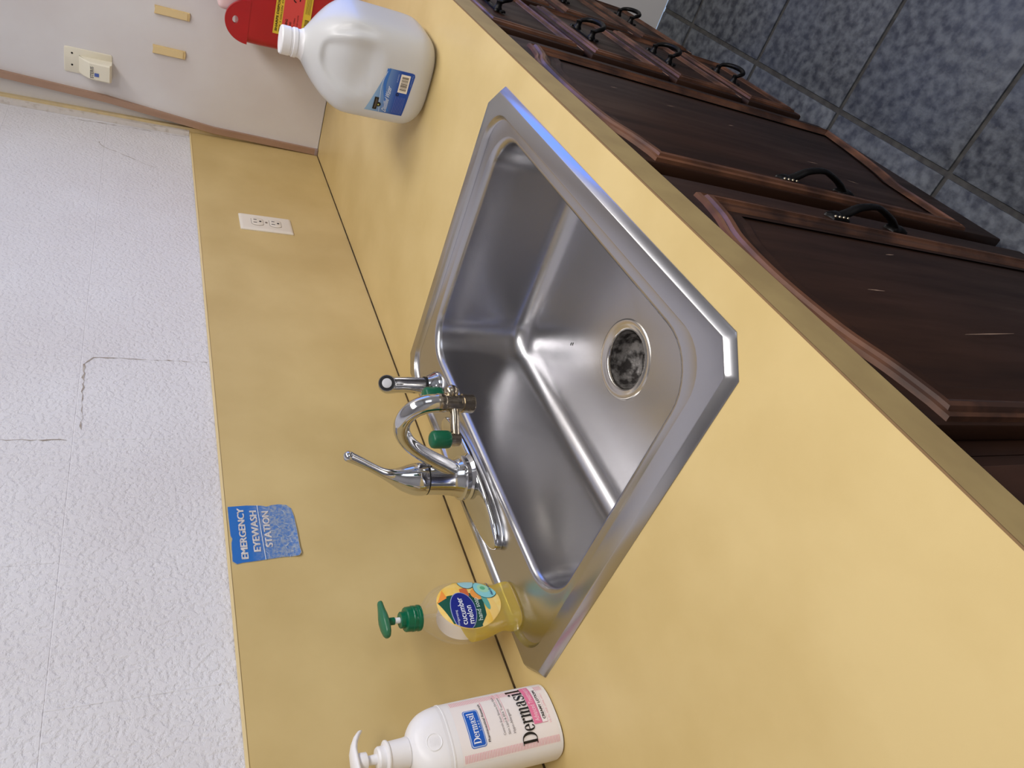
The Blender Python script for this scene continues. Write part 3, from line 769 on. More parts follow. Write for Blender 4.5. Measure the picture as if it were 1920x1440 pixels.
ltext('Pharmaceutical Research', -.0195, .0235, .0918, .0945, (70, 62, 70), .02)
ldecal('rule', rect2d(-.008, .0260, .0898, .0903, 8, 1), (236, 130, 158), .0010)
ltext('Controls Even Severe Dry Skin', -.0165, .0290, .0715, .0750, (104, 98, 104))
ltext('Skin Lipid & EFA Treatment', -.0165, .0270, .0655, .0690, (104, 98, 104))
ltext('Hypo-Allergenic', -.0165, .0110, .0590, .0630, (104, 98, 104))
for v in (.0702, .0645): ldecal('rule', rect2d(-.003, .0335, v, v + .0004, 8, 1), (238, 166, 182), .0010)
ldecal('pink_bar', rect2d(-.0120, .0345, .0245, .0345, 14, 2), (230, 124, 160), .0009)
ltext('Advanced Treatment', -.0095, .0325, .0265, .0325, (250, 206, 222), .01)
ldecal('pink_bar', rect2d(-.0120, .0345, .0165, .0240, 14, 2), (232, 150, 176), .0006)
ldecal('white_bar', rect2d(-.0116, .0345, .0169, .0236, 14, 2), (242, 236, 234), .0009)
ltext('CREAMY LOTION', -.0085, .0275, .0185, .0220, (34, 30, 34), .03)
ltext('10 FL OZ (296 mL)', -.0135, .0215, .0120, .0148, (236, 170, 184), .0)
obj('collar', lathe((lx, ly, 0), [(.0150, .1752), (.0158, .1765), (.0152, .1800), (.0146, .1965), (.0155, .1975), (.0165, .1985), (.0165, .2000), (.0150, .2010), (.0118, .2014), (.0118, .2075), (.0105, .2095), (.0065, .2098)], 36), 'white_plastic', lo, smooth=30)
obj('stem', lathe((lx, ly, 0), [(.0052, .2085), (.0048, .2200), (.0090, .2205), (.0095, .2270), (.0085, .2300)], 24), 'white_plastic', lo, smooth=30)
hd = []
for (t, w, h, dz) in ((-.0240, .002, .0016, -.001), (-.022, .0095, .0026, 0), (-.012, .0125, .0036, .001), (0, .0130, .0042, .0015), (.012, .0105, .0040, .001), (.020, .0075, .0036, -.0015), (.027, .0052, .0034, -.0055), (.0315, .0042, .0030, -.0095)):
    hd.append([(lx + t, ly + w * math.cos(2 * PI * k / 18), .2310 + dz + h * math.sin(2 * PI * k / 18)) for k in range(18)])
obj('pump_head', loft(hd), 'white_plastic', lo, smooth=60)

# ================================================================ WATER JUG
jx, jy = -0.692, -0.466; JR = -0.06
ju = thing('water_jug', 'translucent white plastic gallon jug of distilled water with blue label', 'jug', (jx, jy, 0))
JP = [(0.0003, .050, 3.2), (0.003, .060, 3.4), (0.012, .070, 3.8), (0.026, .0775, 4.2), (0.045, .0800, 4.4), (0.10, .0805, 4.4), (0.135, .0808, 4.2), (0.150, .0792, 3.8), (0.163, .0745, 3.3), (0.176, .0665, 2.9), (0.188, .0560, 2.5), (0.198, .0450, 2.2), (0.206, .0345, 2.0), (0.212, .0265, 2.0), (0.217, .0225, 2.0), (0.222, .0215, 2.0)]
JPs = spline([(z, a, a, e) for z, a, e in JP], 4)
def jug_loops():
    out = []; n = 96
    for z, a, b, e in JPs:
        L_ = sellipse(0, 0, a, b, n, e, z)
        Q = []
        for (x, y, zz) in L_:
            # hand recess pressed into the shoulder around the grip, on the side facing the room
            ang = math.atan2(y, x); ga = math.radians(193)
            da = (ang - ga + PI) % (2 * PI) - PI
            dv = (z - 0.147) / 0.046; dh = da / 0.66
            rr_ = (abs(dv) ** 2.6 + abs(dh) ** 2.6) ** (1 / 2.6)
            t_ = max(0.0, min(1.0, (1.06 - rr_) / 0.30)); press = 0.0105 * t_ * t_ * (3 - 2 * t_)
            grip = math.exp(-((da - 0.44) / 0.105) ** 2)
            k_ = 1 - press * (1 - grip) / math.hypot(x, y)
            x, y = x * k_, y * k_
            Q.append((jx + x * math.cos(JR) - y * math.sin(JR), jy + x * math.sin(JR) + y * math.cos(JR), zz))
        out.append(Q)
    return out
obj('body', loft(jug_loops()), 'milky', ju, smooth=60)
obj('cap', lathe((jx, jy, 0), [(.0300, .2070), (.0250, .2135), (.0222, .2180), (.0220, .2225), (.0232, .2230), (.0232, .2290), (.0218, .2300), (.0218, .2330), (.0226, .2340), (.0226, .2465), (.0212, .2485), (.006, .2490)], 40), 'white_plastic', ju, smooth=30)
def jug_surf(eps):
    def f(u, v):
        z, a, b, e = sb_at(v, JPs); q = min(abs(u) / a, .995)
        x, y = -(a * (1 - q ** e) ** (1 / e) + eps), -u
        return (jx + x * math.cos(JR) - y * math.sin(JR), jy + x * math.sin(JR) + y * math.cos(JR), v)
    return f
def grad_print(name, top, bot, z0, z1):
    m = pmat(name, top, 0.35); nt = m.node_tree; N = nt.nodes; L = nt.links; b = N['Principled BSDF']
    g = N.new('ShaderNodeNewGeometry'); s = N.new('ShaderNodeSeparateXYZ'); L.new(g.outputs['Position'], s.inputs[0])
    r = N.new('ShaderNodeMapRange'); r.inputs['From Min'].default_value = z0 + DZ; r.inputs['From Max'].default_value = z1 + DZ; L.new(s.outputs['Z'], r.inputs['Value'])
    mx = N.new('ShaderNodeMix'); mx.data_type = 'RGBA'; mx.inputs[6].default_value = (*lin(bot), 1); mx.inputs[7].default_value = (*lin(top), 1)
    L.new(r.outputs[0], mx.inputs[0]); L.new(mx.outputs[2], b.inputs['Base Color'])
    return m
jl = obj('label', put(polygrid([(-.0545, .1100), (-.0530, .0440), (.0185, .0385), (.0225, .0400), (.0235, .0440), (.0235, .0845)], 12), jug_surf(.0004)), grad_print('blue_label_print', (146, 184, 222), (26, 74, 166), .062, .104), ju, smooth=60)
def jdecal(name, m2, rgb, eps): return obj(name, put(m2, jug_surf(eps)), ink(rgb), jl, smooth=0)
jdecal('band', stroke2d(spline([(-.050, .070), (-.03, .079), (-.005, .086), (.0225, .0845)], 6), [.003 + .003 * k / 18 for k in range(19)]), (58, 116, 200), .0007)
jdecal('band', stroke2d(spline([(-.053, .085), (-.03, .089), (-.005, .091), (.018, .0865)], 6), .0010), (196, 214, 240), .0008)
jdecal('logo', rect2d(-.0500, -.0280, .0905, .0975, 6, 2), (26, 26, 24), .0009); jdecal('logo', disc2d(-.0400, .0890, .0042), (26, 26, 24), .0009)
jdecal('logo_dot', disc2d(-.0405, .0890, .0013), (208, 216, 110), .0012)
jdecal('logo_line', merge(rect2d(-.0480, -.0300, .0938, .0944, 4, 1), rect2d(-.0460, -.0320, .0920, .0924, 4, 1)), (150, 132, 116), .0011)
jdecal('lettering', fit2d(text2d('Distilled Water', .008), -.0515, -.0075, .0735, .0815, .004), (222, 232, 246), .0011)
jdecal('barcode_panel', rect2d(-.0125, .0185, .0460, .0625, 6, 2), (238, 230, 218), .0008)
bars = []; u = -.0095; rr = random.Random(3)
while u < .0155:
    w = rr.choice((.0004, .0007, .0011)); bars.append(rect2d(u, u + w, .0485, .0600, 1, 1)); u += w + rr.choice((.0005, .0008, .0012))
jdecal('barcode', merge(*bars), (92, 84, 74), .0010)
jdecal('recycling_mark', ring2d(-.0165, .0615, .0028, .0028, .0015, .0015, 0, 360, 12), (16, 34, 84), .0010)
jdecal('small_print', merge(*[rect2d(-.050, -.020, .0470 + k * .0026, .0475 + k * .0026, 5, 1) for k in range(7)]), (120, 130, 196), .0009)
jdecal('lettering', fit2d(text2d('1 GALLON (3.78 L)'), .0000, .0200, .0412, .0432), (170, 188, 230), .0010)
jdecal('lettering', fit2d(text2d('PURIFIED'), .0040, .0180, .0655, .0675), (170, 188, 230), .0010)

# ================================================================ RED SHARPS CONTAINER
rc = thing('sharps_container', 'red plastic sharps container with yellow warning label behind the water jug', 'sharps container', (-0.072, -0.43, 0))
RB = []
for (z, o, r) in ((0.0003, .010, .018), (0.003, .006, .02), (0.008, .004, .022), (0.10, .002, .022), (0.205, 0, .022), (0.2350, 0.0005, .022)):
    RB.append(rrect(-0.132 + o, -0.012 - o, -0.575 + o, -0.286 - o, r, 8, z))
obj('body', loft(RB), 'red', rc, smooth=40)
RT = [rrect(-0.1315 + o, -0.0125 - o, -0.5745 + o, -0.2865 - o, max(.022 - o * .3, .006), 8, z) for z, o in ((0.234, 0), (0.243, .001), (0.249, .006), (0.252, .016))]
obj('lid', loft(RT), 'red', rc, smooth=40)
# rounded lug with a finger hole rising from the front of the lid
def lug(x0, x1):
    n = 36; outer = []
    for k in range(n + 1):
        a = math.radians(180 * k / n); outer.append((-.334 + .047 * math.cos(a), .232 + .052 * math.sin(a)))
    hole = [(-.335 + .0085 * math.cos(math.radians(180 * k / n)), .262 + .0060 * math.sin(math.radians(180 * k / n))) for k in range(n + 1)]
    # closed ring: outer arch and base joined with a complete hole
    hole_full = [(-.335 + .0085 * math.cos(2 * PI * k / (2 * n + 2)), .262 + .0062 * math.sin(2 * PI * k / (2 * n + 2))) for k in range(2 * n + 2)]
    outer_full = outer + [(-.381 + .094 * (k + .5) / (n + 1), .2325) for k in range(n + 1)]
    V = []; F = []; N_ = len(outer_full)
    for x in (x0, x1):
        V += [(x, p[0], p[1]) for p in outer_full] + [(x, p[0], p[1]) for p in hole_full]
    for k in range(N_):
        b = (k + 1) % N_
        F.append((k, b, N_ + b, N_ + k)); F.append((2 * N_ + b, 2 * N_ + k, 3 * N_ + k, 3 * N_ + b))
        F.append((k, 2 * N_ + k, 2 * N_ + b, b)); F.append((N_ + b, 3 * N_ + b, 3 * N_ + k, N_ + k))
    return V, F
obj('lid_lug', lug(-.1325, -.1235), 'red', rc, smooth=40)
obj('clear_flap', box(-.120, -.030, -.560, -.345, .252, .300, .012, 4), 'clear_pink', rc)
def rsurf(eps):
    return lambda u, v: (-.1312 - eps + .002 * (0.2 - v) / .1 * -0.0, u, v)
rl = obj('label', put(rect2d(-.540, -.3270, .100, .1800, 4, 2), lambda u, v: (-.1326, u, v)), ink((222, 190, 60)), rc, smooth=0)
def rdecal(name, m2, rgb, e=.0009): obj(name, put([(-p[0], p[1]) for p in m2[0]] and ([(-p[0], p[1]) for p in m2[0]], m2[1]), lambda u, v: (-.1324 - e, u, v)), ink(rgb), rl, smooth=0)
# u runs to the viewer's right, i.e. along -y
rdecal('red_panel', rect2d(.3275, .540, .1180, .1620, 4, 2), (214, 74, 72), .0006)
rdecal('lettering', fit2d(text2d('WARNING', .03), .3340, .3640, .1500, .1555), (70, 20, 24))
rdecal('lettering', fit2d(text2d('BIOHAZARD', .03), .3340, .3600, .1420, .1460), (70, 20, 24))
rdecal('lettering', fit2d(text2d('DO NOT OPEN', .01), .3340, .3700, .1340, .1370), (110, 30, 34))
rdecal('lettering', fit2d(text2d('INFECTIOUS WASTE', .01), .3340, .3780, .1270, .1300), (110, 30, 34))
rdecal('lettering', fit2d(text2d('SHARPS DISPOSAL UNIT', .03), .3330, .4400, .1715, .1765), (52, 40, 20))
rdecal('lettering', fit2d(text2d('8970  2 GALLON  CONTAINER', .01), .3330, .4400, .1645, .1680), (60, 48, 26))
for (a, b) in ((90, 0), (210, 0), (330, 0)):
    cxu, cyv = .418 + .0075 * math.cos(math.radians(a)), .140 + .0075 * math.sin(math.radians(a))
    rdecal('biohazard_mark', ring2d(cxu, cyv, .0085, .0085, .0026, .0026, a + 35 - 180 + 180, a + 325 + 0, 22), (40, 14, 18), .0010)
rdecal('biohazard_mark', ring2d(.418, .140, .0068, .0068, .0018, .0018, 0, 360, 22), (40, 14, 18), .0011)
bars = []; u = .350; rr = random.Random(5)
while u < .372:
    w = rr.choice((.0005, .0009)); bars.append(rect2d(u, u + w, .1035, .1130, 1, 1)); u += w + rr.choice((.0006, .001))
rdecal('barcode', merge(*bars), (70, 62, 34))
rdecal('small_print', merge(*[rect2d(.385, .430, .1040 + k * .0028, .1048 + k * .0028, 2, 1) for k in range(4)]), (110, 96, 44))

# ================================================================ THINGS ON THE WALLS
# duplex outlet
ol = thing('wall_outlet', 'ivory duplex electrical outlet on the tan backsplash', 'outlet', (-0.4545, 0, 0.128))
ou, ov = -0.4545, 0.186
obj('cover_plate', loft([[(p[0], -z, p[1]) for p in rrect(ou - .035 + o, ou + .035 - o, ov - .057 + o, ov + .057 - o, .002, 4)] for z, o in ((-.0004, 0), (.0022, 0), (.0045, .0035), (.0052, .006))]), 'outlet_plate', ol, smooth=30)
for dz in (.0195, -.0195):
    loops = []
    for (o, y) in ((0, .0046), (0, .0062), (.0008, .0066)):
        L_ = []
        for k in range(32):
            a = 2 * PI * k / 32; r = .0172 - o
            L_.append((ou + r * math.cos(a), -y, ov + dz + max(-.0125 + o, min(.0125 - o, r * math.sin(a)))))
        loops.append(L_)
    rcp = obj('receptacle', loft(loops), 'outlet_plate', ol, smooth=30)
    g = []
    for k in range(32):
        a = 2 * PI * k / 32; g.append((ou + .0180 * math.cos(a), -.00535, ov + dz + max(-.0133, min(.0133, .018 * math.sin(a)))))
    obj('surround_gap', loft([g, [(p[0], -.0040, p[2]) for p in g]]), pmat('gap_grey', (120, 108, 92), .8), ol)
    for (u, h) in ((-.0064, .0078), (.0064, .0066)):
        obj('slot', box(ou + u - .0011, ou + u + .0011, -.0069, -.0060, ov + dz + .0012, ov + dz + .0012 + h), 'dark_hole', rcp, smooth=0)
    obj('ground_hole', along(Vector((ou, -.0060, ov + dz - .0062)), Vector((0, -1, 0)), [(.0026, 0), (.0026, .0009)], 14), 'dark_hole', rcp)
obj('screw', along(Vector((ou, -.0048, ov)), Vector((0, -1, 0)), [(.0030, 0), (.0028, .0010), (.0015, .0014)], 16), pmat('grey_screw', (150, 142, 130), .4, .8), ol)

# emergency eyewash sticker
st_pts = [(-1.3815, .3245), (-1.352, .3238), (-1.345, .3222), (-1.340, .3240), (-1.31, .3244), (-1.2890, .3243), (-1.2880, .300), (-1.2895, .281), (-1.2905, .276), (-1.2920, .2735), (-1.2895, .266), (-1.2885, .256), (-1.2905, .246), (-1.2975, .2405), (-1.310, .2385), (-1.335, .2378), (-1.365, .2382), (-1.3770, .2375), (-1.3812, .2400), (-1.3808, .262), (-1.3835, .290), (-1.3850, .312), (-1.3865, .3195)]
def sticker_y(u, v):
    t = max(0, (.250 - v) / .012); w = max(0, (-1.3 - u) / .08)
    return -.0008 - .0022 * t * t * (0.35 + w)
def sticker_mat():
    m = pmat('worn_blue_sticker', (28, 104, 182), .5); nt = m.node_tree; N = nt.nodes; L = nt.links; b = N['Principled BSDF']
    g = N.new('ShaderNodeNewGeometry'); s = N.new('ShaderNodeSeparateXYZ'); L.new(g.outputs['Position'], s.inputs[0])
    r = N.new('ShaderNodeMapRange'); r.inputs['From Min'].default_value = .300 + DZ; r.inputs['From Max'].default_value = .268 + DZ
    r.inputs['To Min'].default_value = 0.02; r.inputs['To Max'].default_value = 0.70; L.new(s.outputs['Z'], r.inputs['Value'])
    n = N.new('ShaderNodeTexNoise'); n.inputs['Scale'].default_value = 230; n.inputs['Detail'].default_value = 10; n.inputs['Roughness'].default_value = .7; L.new(g.outputs['Position'], n.inputs['Vector'])
    nr = N.new('ShaderNodeMapRange'); nr.inputs['From Min'].default_value = .43; nr.inputs['From Max'].default_value = .58; L.new(n.outputs['Fac'], nr.inputs['Value'])
    mu = N.new('ShaderNodeMath'); mu.operation = 'MULTIPLY'; mu.use_clamp = True; L.new(r.outputs[0], mu.inputs[0])
    ad = N.new('ShaderNodeMath'); ad.operation = 'MULTIPLY_ADD'; ad.inputs[1].default_value = 1.0; ad.inputs[2].default_value = .30; L.new(nr.outputs[0], ad.inputs[0]); L.new(ad.outputs[0], mu.inputs[1])
    mx = N.new('ShaderNodeMix'); mx.data_type = 'RGBA'; mx.inputs[6].default_value = (*lin((28, 104, 182)), 1); mx.inputs[7].default_value = (*lin((150, 160, 170)), 1)
    L.new(mu.outputs[0], mx.inputs[0]); L.new(mx.outputs[2], b.inputs['Base Color'])
    return m
est = thing('eyewash_sticker', 'worn blue emergency eyewash station sticker above the faucet', 'sticker', (-1.336, -.0005, .237))
sg = polygrid(st_pts, 14)
obj('backing', put(([(p[0] + (p[0] + 1.336) * .012, p[1] + (p[1] - .281) * .014) for p in sg[0]], sg[1]), lambda u, v: (u, sticker_y(u, v) + .0004, v)), pmat('torn_paper', (150, 146, 140), .8, col2=(196, 186, 160), scale=120), est, smooth=60)
sk = obj('sheet', put(sg, lambda u, v: (u, sticker_y(u, v), v)), sticker_mat(), est, smooth=60)
wm = pmat('worn_white_print', (226, 220, 214), .5, col2=(196, 190, 190), scale=300)
for (s, u0, u1, v0, v1) in (('EMERGENCY', -1.3795, -1.2935, .3045, .3132), ('EYEWASH', -1.3690, -1.2990, .2880, .2970), ('STATION', -1.3630, -1.3010, .2720, .2810)):
    for q_, (k_, h_) in enumerate(((-.0006, 0), (0, .0003), (.0006, 0))):
        obj('lettering', put(fit2d(text2d(s), u0 + k_, u1 + k_, v0 + h_, v1 + h_), lambda u, v, e_=.0004 + .00025 * q_: (u, sticker_y(u, v) - e_, v)), wm, sk, smooth=0)
obj('crease', put(stroke2d([(-1.3838, .2835), (-1.36, .2842), (-1.33, .2850), (-1.2893, .2860)], .0010), lambda u, v: (u, sticker_y(u, v) - .0012, v)), pmat('crease_white', (206, 216, 228), .6), sk, smooth=0)
rr = random.Random(11)
sc_ = []
for k in range(26):
    u, v = rr.uniform(-1.378, -1.296), rr.uniform(.243, .279); a = rr.uniform(0, PI); l = rr.uniform(.003, .010)
    sc_.append(stroke2d([(u, v), (u + l * .5 * math.cos(a) + rr.uniform(-.001, .001), v + l * .5 * math.sin(a)), (u + l * math.cos(a), v + l * math.sin(a))], [.0002, .0006, .0002]))
obj('scratches', put(merge(*sc_), lambda u, v: (u, sticker_y(u, v) - .0005, v)), pmat('scratch_white', (196, 206, 216), .6), sk, smooth=0)

# wall pocket holder
wh = thing('wall_holder', 'small ivory plastic wall pocket with lettering on the white panel', 'holder', (0, -.123, .507))
obj('back_plate', loft([[(-x, p[0], p[1]) for p in rrect(-.1525 + o, -.0950 - o, .5085 + o, .6060 - o, .004, 5)] for x, o in ((.0002, 0), (.0022, 0), (.0028, .0008))]), 'ivory', wh, smooth=35)
pk = []
for (z, d) in ((.508, .0335), (.512, .036), (.530, .0355), (.553, .033), (.566, .020), (.5765, .0026)):
    pk.append([(-.0022, -.139 + .002, z), (-d + .003, -.139 + .002, z), (-d, -.139 + .005, z), (-d, -.0965 - .003, z), (-d + .003, -.0965, z), (-.0022, -.0965, z)])
pk2 = [[(p[0] * (.86 if p[0] < -.003 else 1), p[1], p[2]) for p in pk[0]]] + pk[1:]
obj('pocket', loft(pk2), 'ivory', wh, smooth=25)
for y in (-.1395, -.1125): obj('screw_hole', along(Vector((-.0026, y, .5900)), Vector((-1, 0, 0)), [(.0022, 0), (.0022, .0006)], 12), 'dark_hole', wh)
hs = lambda u, v: (-.0358 - .0004 - (.0335 - .0358) * 0 - 0.0002, -u, v)
obj('lettering', put(fit2d(text2d('STERIS', .01), .1020, .1285, .5450, .5520), lambda u, v: (-.0359, -u, v)), ink((70, 66, 66)), wh, smooth=0)
obj('blue_square', put(rect2d(.1070, .1150, .5340, .5430, 1, 1), lambda u, v: (-.0361, -u, v)), ink((84, 106, 176)), wh, smooth=0)

for (ya, yb, za, zb, lab) in ((-.2895, -.2715, .3475, .4240, 'tan adhesive foam strip on the white panel above the red container'), (-.2000, -.1810, .3515, .4240, 'tan adhesive foam strip on the white panel below the ivory wall holder')):
    t = thing('adhesive_strip', lab, 'adhesive strip', (0, (ya + yb) / 2, za), 'adhesive strips on the white panel')
    obj('foam', loft([[(-x, ya + o, za + o + .0016), (-x, ya + (yb - ya) * .4, za + o), (-x, yb - o, za + o + .001), (-x, yb - o, zb - o), (-x, ya + (yb - ya) * .5, zb - o - .0012), (-x, ya + o, zb - o)] for x, o in ((0.0001, 0), (.0050, 0), (.0056, .0006))]), 'tape', t, smooth=30)
    obj('liner', box(-.0066, -.0056, ya + .001, yb - .0012, za + .006, zb - .001), pmat('paper_liner', (226, 202, 150), .5), t, smooth=0)

# ================================================================ CABINETS
CF = -0.5715       # face frame
DF = -0.590        # door and drawer fronts
gx = lambda x: -1.994 + (x + 1.994) * 1.047
gz = lambda z: 0.451 - (0.451 - z) * 1.047
CB = gz(-0.800)    # bottom of the boxes
def cabinet(name, label, x0, x1):
    t = thing(name, label, 'cabinet', ((x0 + x1) / 2, -.3, -.91))
    w = 0.016
    obj('carcass', merge(box(x0, x0 + w, CF + .018, -.012, CB, -TH - .0005), box(x1 - w, x1, CF + .018, -.012, CB, -TH - .0005), box(x0 + w, x1 - w, CF + .018, -.012, CB, CB + w), box(x0 + w, x1 - w, -.030, -.012, CB + w, -TH - .0005)), 'wood', t, smooth=0)
    obj('toe_kick', box(x0, x1, -.515, -.500, -.9095, CB), pmat('toe_kick_dark', (34, 24, 20), .7), t, smooth=0)
    return t
def sweep(path, prof, y0):
    """moulding: path = closed list of (x, z), prof = list of (inset, height); faces towards -y"""
    n = len(path); V = []; F = []; A = 0
    for k in range(n):
        A += path[k][0] * path[(k + 1) % n][1] - path[(k + 1) % n][0] * path[k][1]
    sg_ = 1 if A > 0 else -1
    for (ins, h) in prof:
        for k in range(n):
            a, p, b = path[k - 1], path[k], path[(k + 1) % n]
            d1 = Vector((p[0] - a[0], p[1] - a[1])).normalized(); d2_ = Vector((b[0] - p[0], b[1] - p[1])).normalized()
            n1 = Vector((-d1.y, d1.x)) * sg_; n2 = Vector((-d2_.y, d2_.x)) * sg_
            m = (n1 + n2); m = m / max(0.25, (1 + n1.dot(n2)))
            V.append((p[0] + m.x * ins, y0 - h, p[1] + m.y * ins))
    for r in range(len(prof) - 1):
        for k in range(n):
            b = (k + 1) % n; F.append((r * n + k, r * n + b, (r + 1) * n + b, (r + 1) * n + k))
    return V, F
MP = [(0, 0), (.001, .0045), (.004, .0062), (.0065, .0040), (.0075, .0040), (.0100, .0078), (.0150, .0086), (.0165, .0060), (.0180, .0060), (.0200, .0042), (.0240, .0030), (.0270, 0)]
MPd = [(0, 0), (.0012, .0040), (.004, .0055), (.0058, .0036), (.0082, .0066), (.0118, .0072), (.0130, .0045), (.0165, .0026), (.0180, 0)]

def bail_pull(x, z, parent):
    """drooping bail with leafy ends on a small rosette, for a drawer"""
    t = obj('handle', merge(box(x - .040, x + .040, DF - .0030, DF - .0001, z + .000, z + .014, .0025), ), 'iron', parent)
    for s in (-1, 1):
        lobe = [along(Vector((x + s * .034, DF - .003, z + .008)), Vector((0, -1, 0)), [(.0085, -.0008), (.0085, .002), (.006, .006), (.0056, .011), (.0066, .0145), (.003, .0165)], 14)]
        lobe += [along(Vector((x + s * (.046 + .006 * q), DF - .003, z + .008 + dz)), Vector((0, -1, 0)), [(.005 - .0006 * q, -.0008), (.0042, .0024), (.0015, .0036)], 10) for q, dz in ((0, .007), (0, -.007), (1.2, 0))]
        obj('rosette', merge(*lobe), 'iron', t, smooth=40)
    P = spline([(x - .034, DF - .013, z + .008), (x - .036, DF - .020, z + .001), (x - .030, DF - .025, z - .013), (x - .014, DF - .0275, z - .021), (x, DF - .028, z - .023), (x + .014, DF - .0275, z - .021), (x + .030, DF - .025, z - .013), (x + .036, DF - .020, z + .001), (x + .034, DF - .013, z + .008)], 4)
    obj('bail', tube(P, [.0032 + .0022 * math.sin(PI * k / (len(P) - 1)) for k in range(len(P))], 10), 'iron', t, smooth=60)
    return t

def arch_pull(x, zt, zb, parent):
    """upright arched pull with leaf shaped feet, for a door"""
    y = DF
    P = spline([(x, y - .004, zt - .016), (x, y - .010, zt - .026), (x, y - .020, zt - .042), (x, y - .0255, (zt + zb) / 2 + .004), (x, y - .022, (zt + zb) / 2 - .016), (x, y - .014, zb + .034), (x, y - .005, zb + .018)], 5)
    t = obj('handle', tube(P, [.0052 + .0014 * abs(2 * k / (len(P) - 1) - 1) for k in range(len(P))], 12, squash=(1.25, .75), up=(1, 0, 0)), 'iron', parent, smooth=60)
    for (zc, s) in ((zt, -1), (zb, 1)):
        foot = loft([sellipse(x, 0, .0105 * w, .010, 18, 2, 0) for w in (1, 1)])
        loops = []
        for (h, k) in ((.0002, 1.0), (.004, .95), (.007, .6), (.008, .2)):
            L_ = []
            for q in range(24):
                a = 2 * PI * q / 24; rad = 1 + .16 * math.cos(5 * a)
                L_.append((x + .0125 * k * rad * math.cos(a), y - h, zc + s * .012 + .0195 * k * rad * math.sin(a)))
            loops.append(L_)
        obj('foot', loft(loops), 'iron', t, smooth=50)
        if s < 0:
            gl = [lathe((x - .010 + .0005 * q, y - .0055, zc + .004 - q * .0085), [(.0006, -.0022), (.0022, -.001), (.0022, .001), (.0006, .0022)], 8) for q in range(4)]
            obj('worn_bead', merge(*gl), 'brass_worn', t, smooth=60)
    return t

def door(t, x0, x1, z0, z1, handle_side):
    d = obj('door', box(x0, x1, DF, CF - .0005, z0, z1, .0025, 2), 'wood', t)
    a, b, c, e = x0 + .004, x1 - .048, z0 + .020, z1 - .056
    w = b - a
    # the lower edge of the panel sweeps up towards the left, the upper edge is a cathedral arch
    bot = [(b, c)] + spline([(b - .02, c + .004), (b - .12, c + .022), (b - .22, c + .050), (b - .285, c + .078), (b - .300, c + .083)], 4) + [(a, c + .083)]
    top = [(a, e)] + spline([(a + .02, e + .001), (a + .06, e + .010), (a + .11, e + .028), (a + w / 2, e + .036), (b - .11, e + .028), (b - .06, e + .010), (b - .02, e + .001)], 4) + [(b, e)]
    obj('moulding', sweep(bot + top, MP, DF), 'wood_molding', d, smooth=40)
    pth = [(b - .034, c + .036)] + spline([(b - .12, c + .056), (b - .22, c + .084), (b - .28, c + .112)], 4) + [(a + .034, c + .116), (a + .034, e - .034)] + spline([(a + .06, e - .030), (a + .11, e - .010), (a + w / 2, e + .0), (b - .11, e - .010), (b - .06, e - .030)], 4) + [(b - .034, e - .034)]
    obj('inner_panel', sweep(pth, [(0, 0), (.006, .0022), (.008, .0024)], DF), 'wood', d, smooth=30)
    obj('top_edge', box(x0 + .003, x1 - .003, DF + .001, CF - .002, z1 - .001, z1 + .0004), 'wood_edge', d, smooth=0)
    arch_pull(x0 + .046 if handle_side < 0 else x1 - .026, gz(-.322), gz(-.462), d)
    return d

def drawer(t, x0, x1, z0, z1, handle=True):
    d = obj('drawer', box(x0, x1, DF, CF - .0005, z0, z1, .003, 2), 'wood', t)
    path = [(x0 + .014, z0 + .012), (x1 - .014, z0 + .012), (x1 - .014, z1 - .012), (x0 + .014, z1 - .012)]
    obj('moulding', sweep(path, MPd, DF), 'wood_molding', d, smooth=40)
    obj('lower_edge', box(x0 + .004, x1 - .004, DF - .0006, DF + .004, z0 + .0005, z0 + .0035, .0006, 1), 'wood_edge', d, smooth=0)
    if handle: bail_pull((x0 + x1) / 2, (z0 + z1) / 2 + .024, d)
    return d

def frame(t, x0, x1, bars_v, bars_h):
    P = []
    for (a, b) in bars_v: P.append(box(a, b, CF, CF + .0178, CB, -TH - .0006))
    vs_ = sorted(bars_v)
    for (a, b) in zip(vs_[:-1], vs_[1:]):
        for (za, zb) in bars_h: P.append(box(a[1], b[0], CF, CF + .0178, za, zb))
    obj('face_frame', merge(*P), 'wood', t, smooth=0)

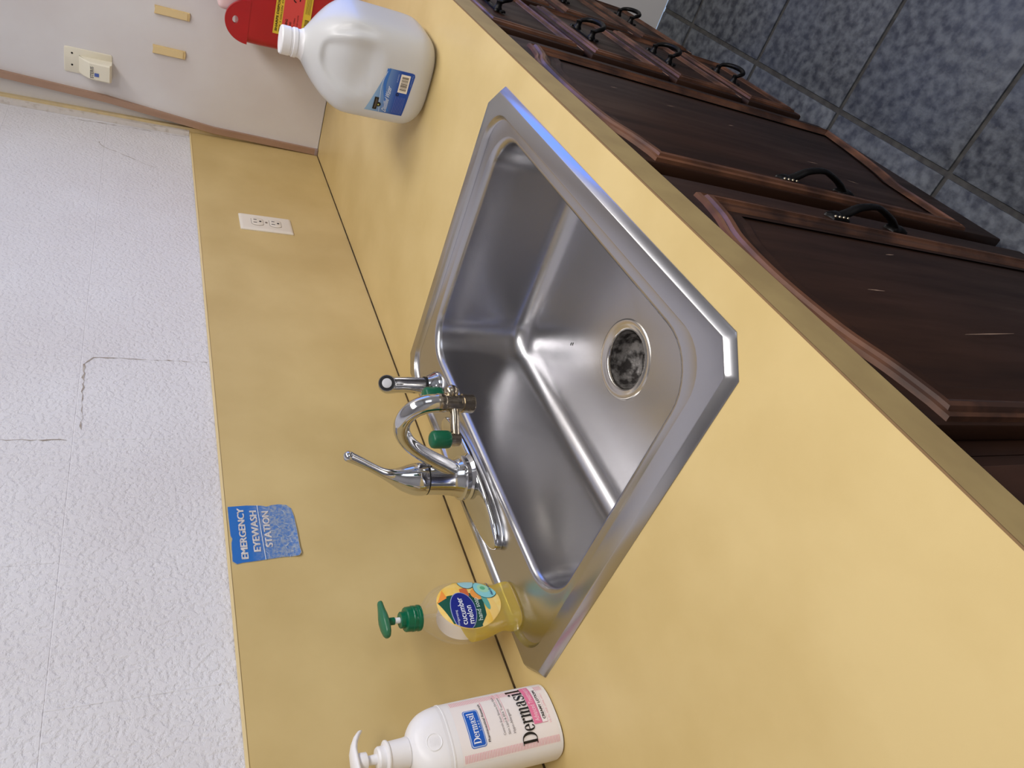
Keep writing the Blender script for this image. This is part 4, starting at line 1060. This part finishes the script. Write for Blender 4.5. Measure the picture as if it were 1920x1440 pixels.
PX = [gx(-.8235), gx(-1.7790)]
c1_ = cabinet('drawer_cabinet', 'dark wood cabinet with drawers beside the white right wall', PX[0], -0.004)
frame(c1_, PX[0], -.004, [(PX[0], gx(-.79)), (gx(-.50), gx(-.455)), (-.035, -.004)], [(CB, gz(-.77)), (-.075, -TH - .0006)])
for (za, zb) in ((gz(-.236), -.066), (gz(-.428), gz(-.252)), (gz(-.615), gz(-.445)), (gz(-.784), gz(-.632))): drawer(c1_, gx(-.8060), gx(-.4920), za, zb)
for (za, zb) in ((gz(-.335), -.070), (gz(-.545), gz(-.355)), (gz(-.720), gz(-.565))): drawer(c1_, gx(-.4550), -.0150, za, zb)
c2_ = cabinet('sink_cabinet', 'dark wood sink cabinet with two panelled doors and black pulls', PX[1], PX[0] - .001)
frame(c2_, PX[1], PX[0] - .001, [(PX[1], PX[1] + .044), (gx(-1.345), gx(-1.322)), (PX[0] - .045, PX[0] - .001)], [(CB, gz(-.775)), (-.085, -TH - .0006)])
door(c2_, gx(-1.3180), gx(-.8500), gz(-.796), -.050, -1)
door(c2_, gx(-1.7640), gx(-1.3540), gz(-.796), -.050, 1)
c3_ = cabinet('base_cabinet', 'dark wood cabinet at the left end, mostly hidden under the countertop', -2.70, PX[1] - .001)
frame(c3_, -2.70, PX[1] - .001, [(-2.70, -2.66), (-2.26, -2.22), (PX[1] - .043, PX[1] - .001)], [(CB, gz(-.775)), (-.085, -TH - .0006)])
door(c3_, -2.2300, gx(-1.8040), gz(-.796), -.050, -1)
door(c3_, -2.6800, -2.2450, gz(-.796), -.050, 1)
# light scratches on the doors
for (x, z, l, a) in ((-1.00, -.30, .02, .2), (-1.02, -.42, .016, .3), (-1.12, -.52, .03, .1), (-1.17, -.57, .022, -.3), (-1.55, -.22, .03, .05), (-1.62, -.30, .11, .12), (-1.45, -.36, .02, .2), (-.98, -.20, .015, .2)):
    obj('scratch', put(stroke2d([(x, z), (x + l * .5 * math.sin(a), z - l * .5), (x + l * math.sin(a), z - l)], [.0003, .0016, .0003]), lambda u, v: (u, DF - .0030, v)), pmat('scratch_pale', (176, 146, 122), .5), c2_, smooth=0)
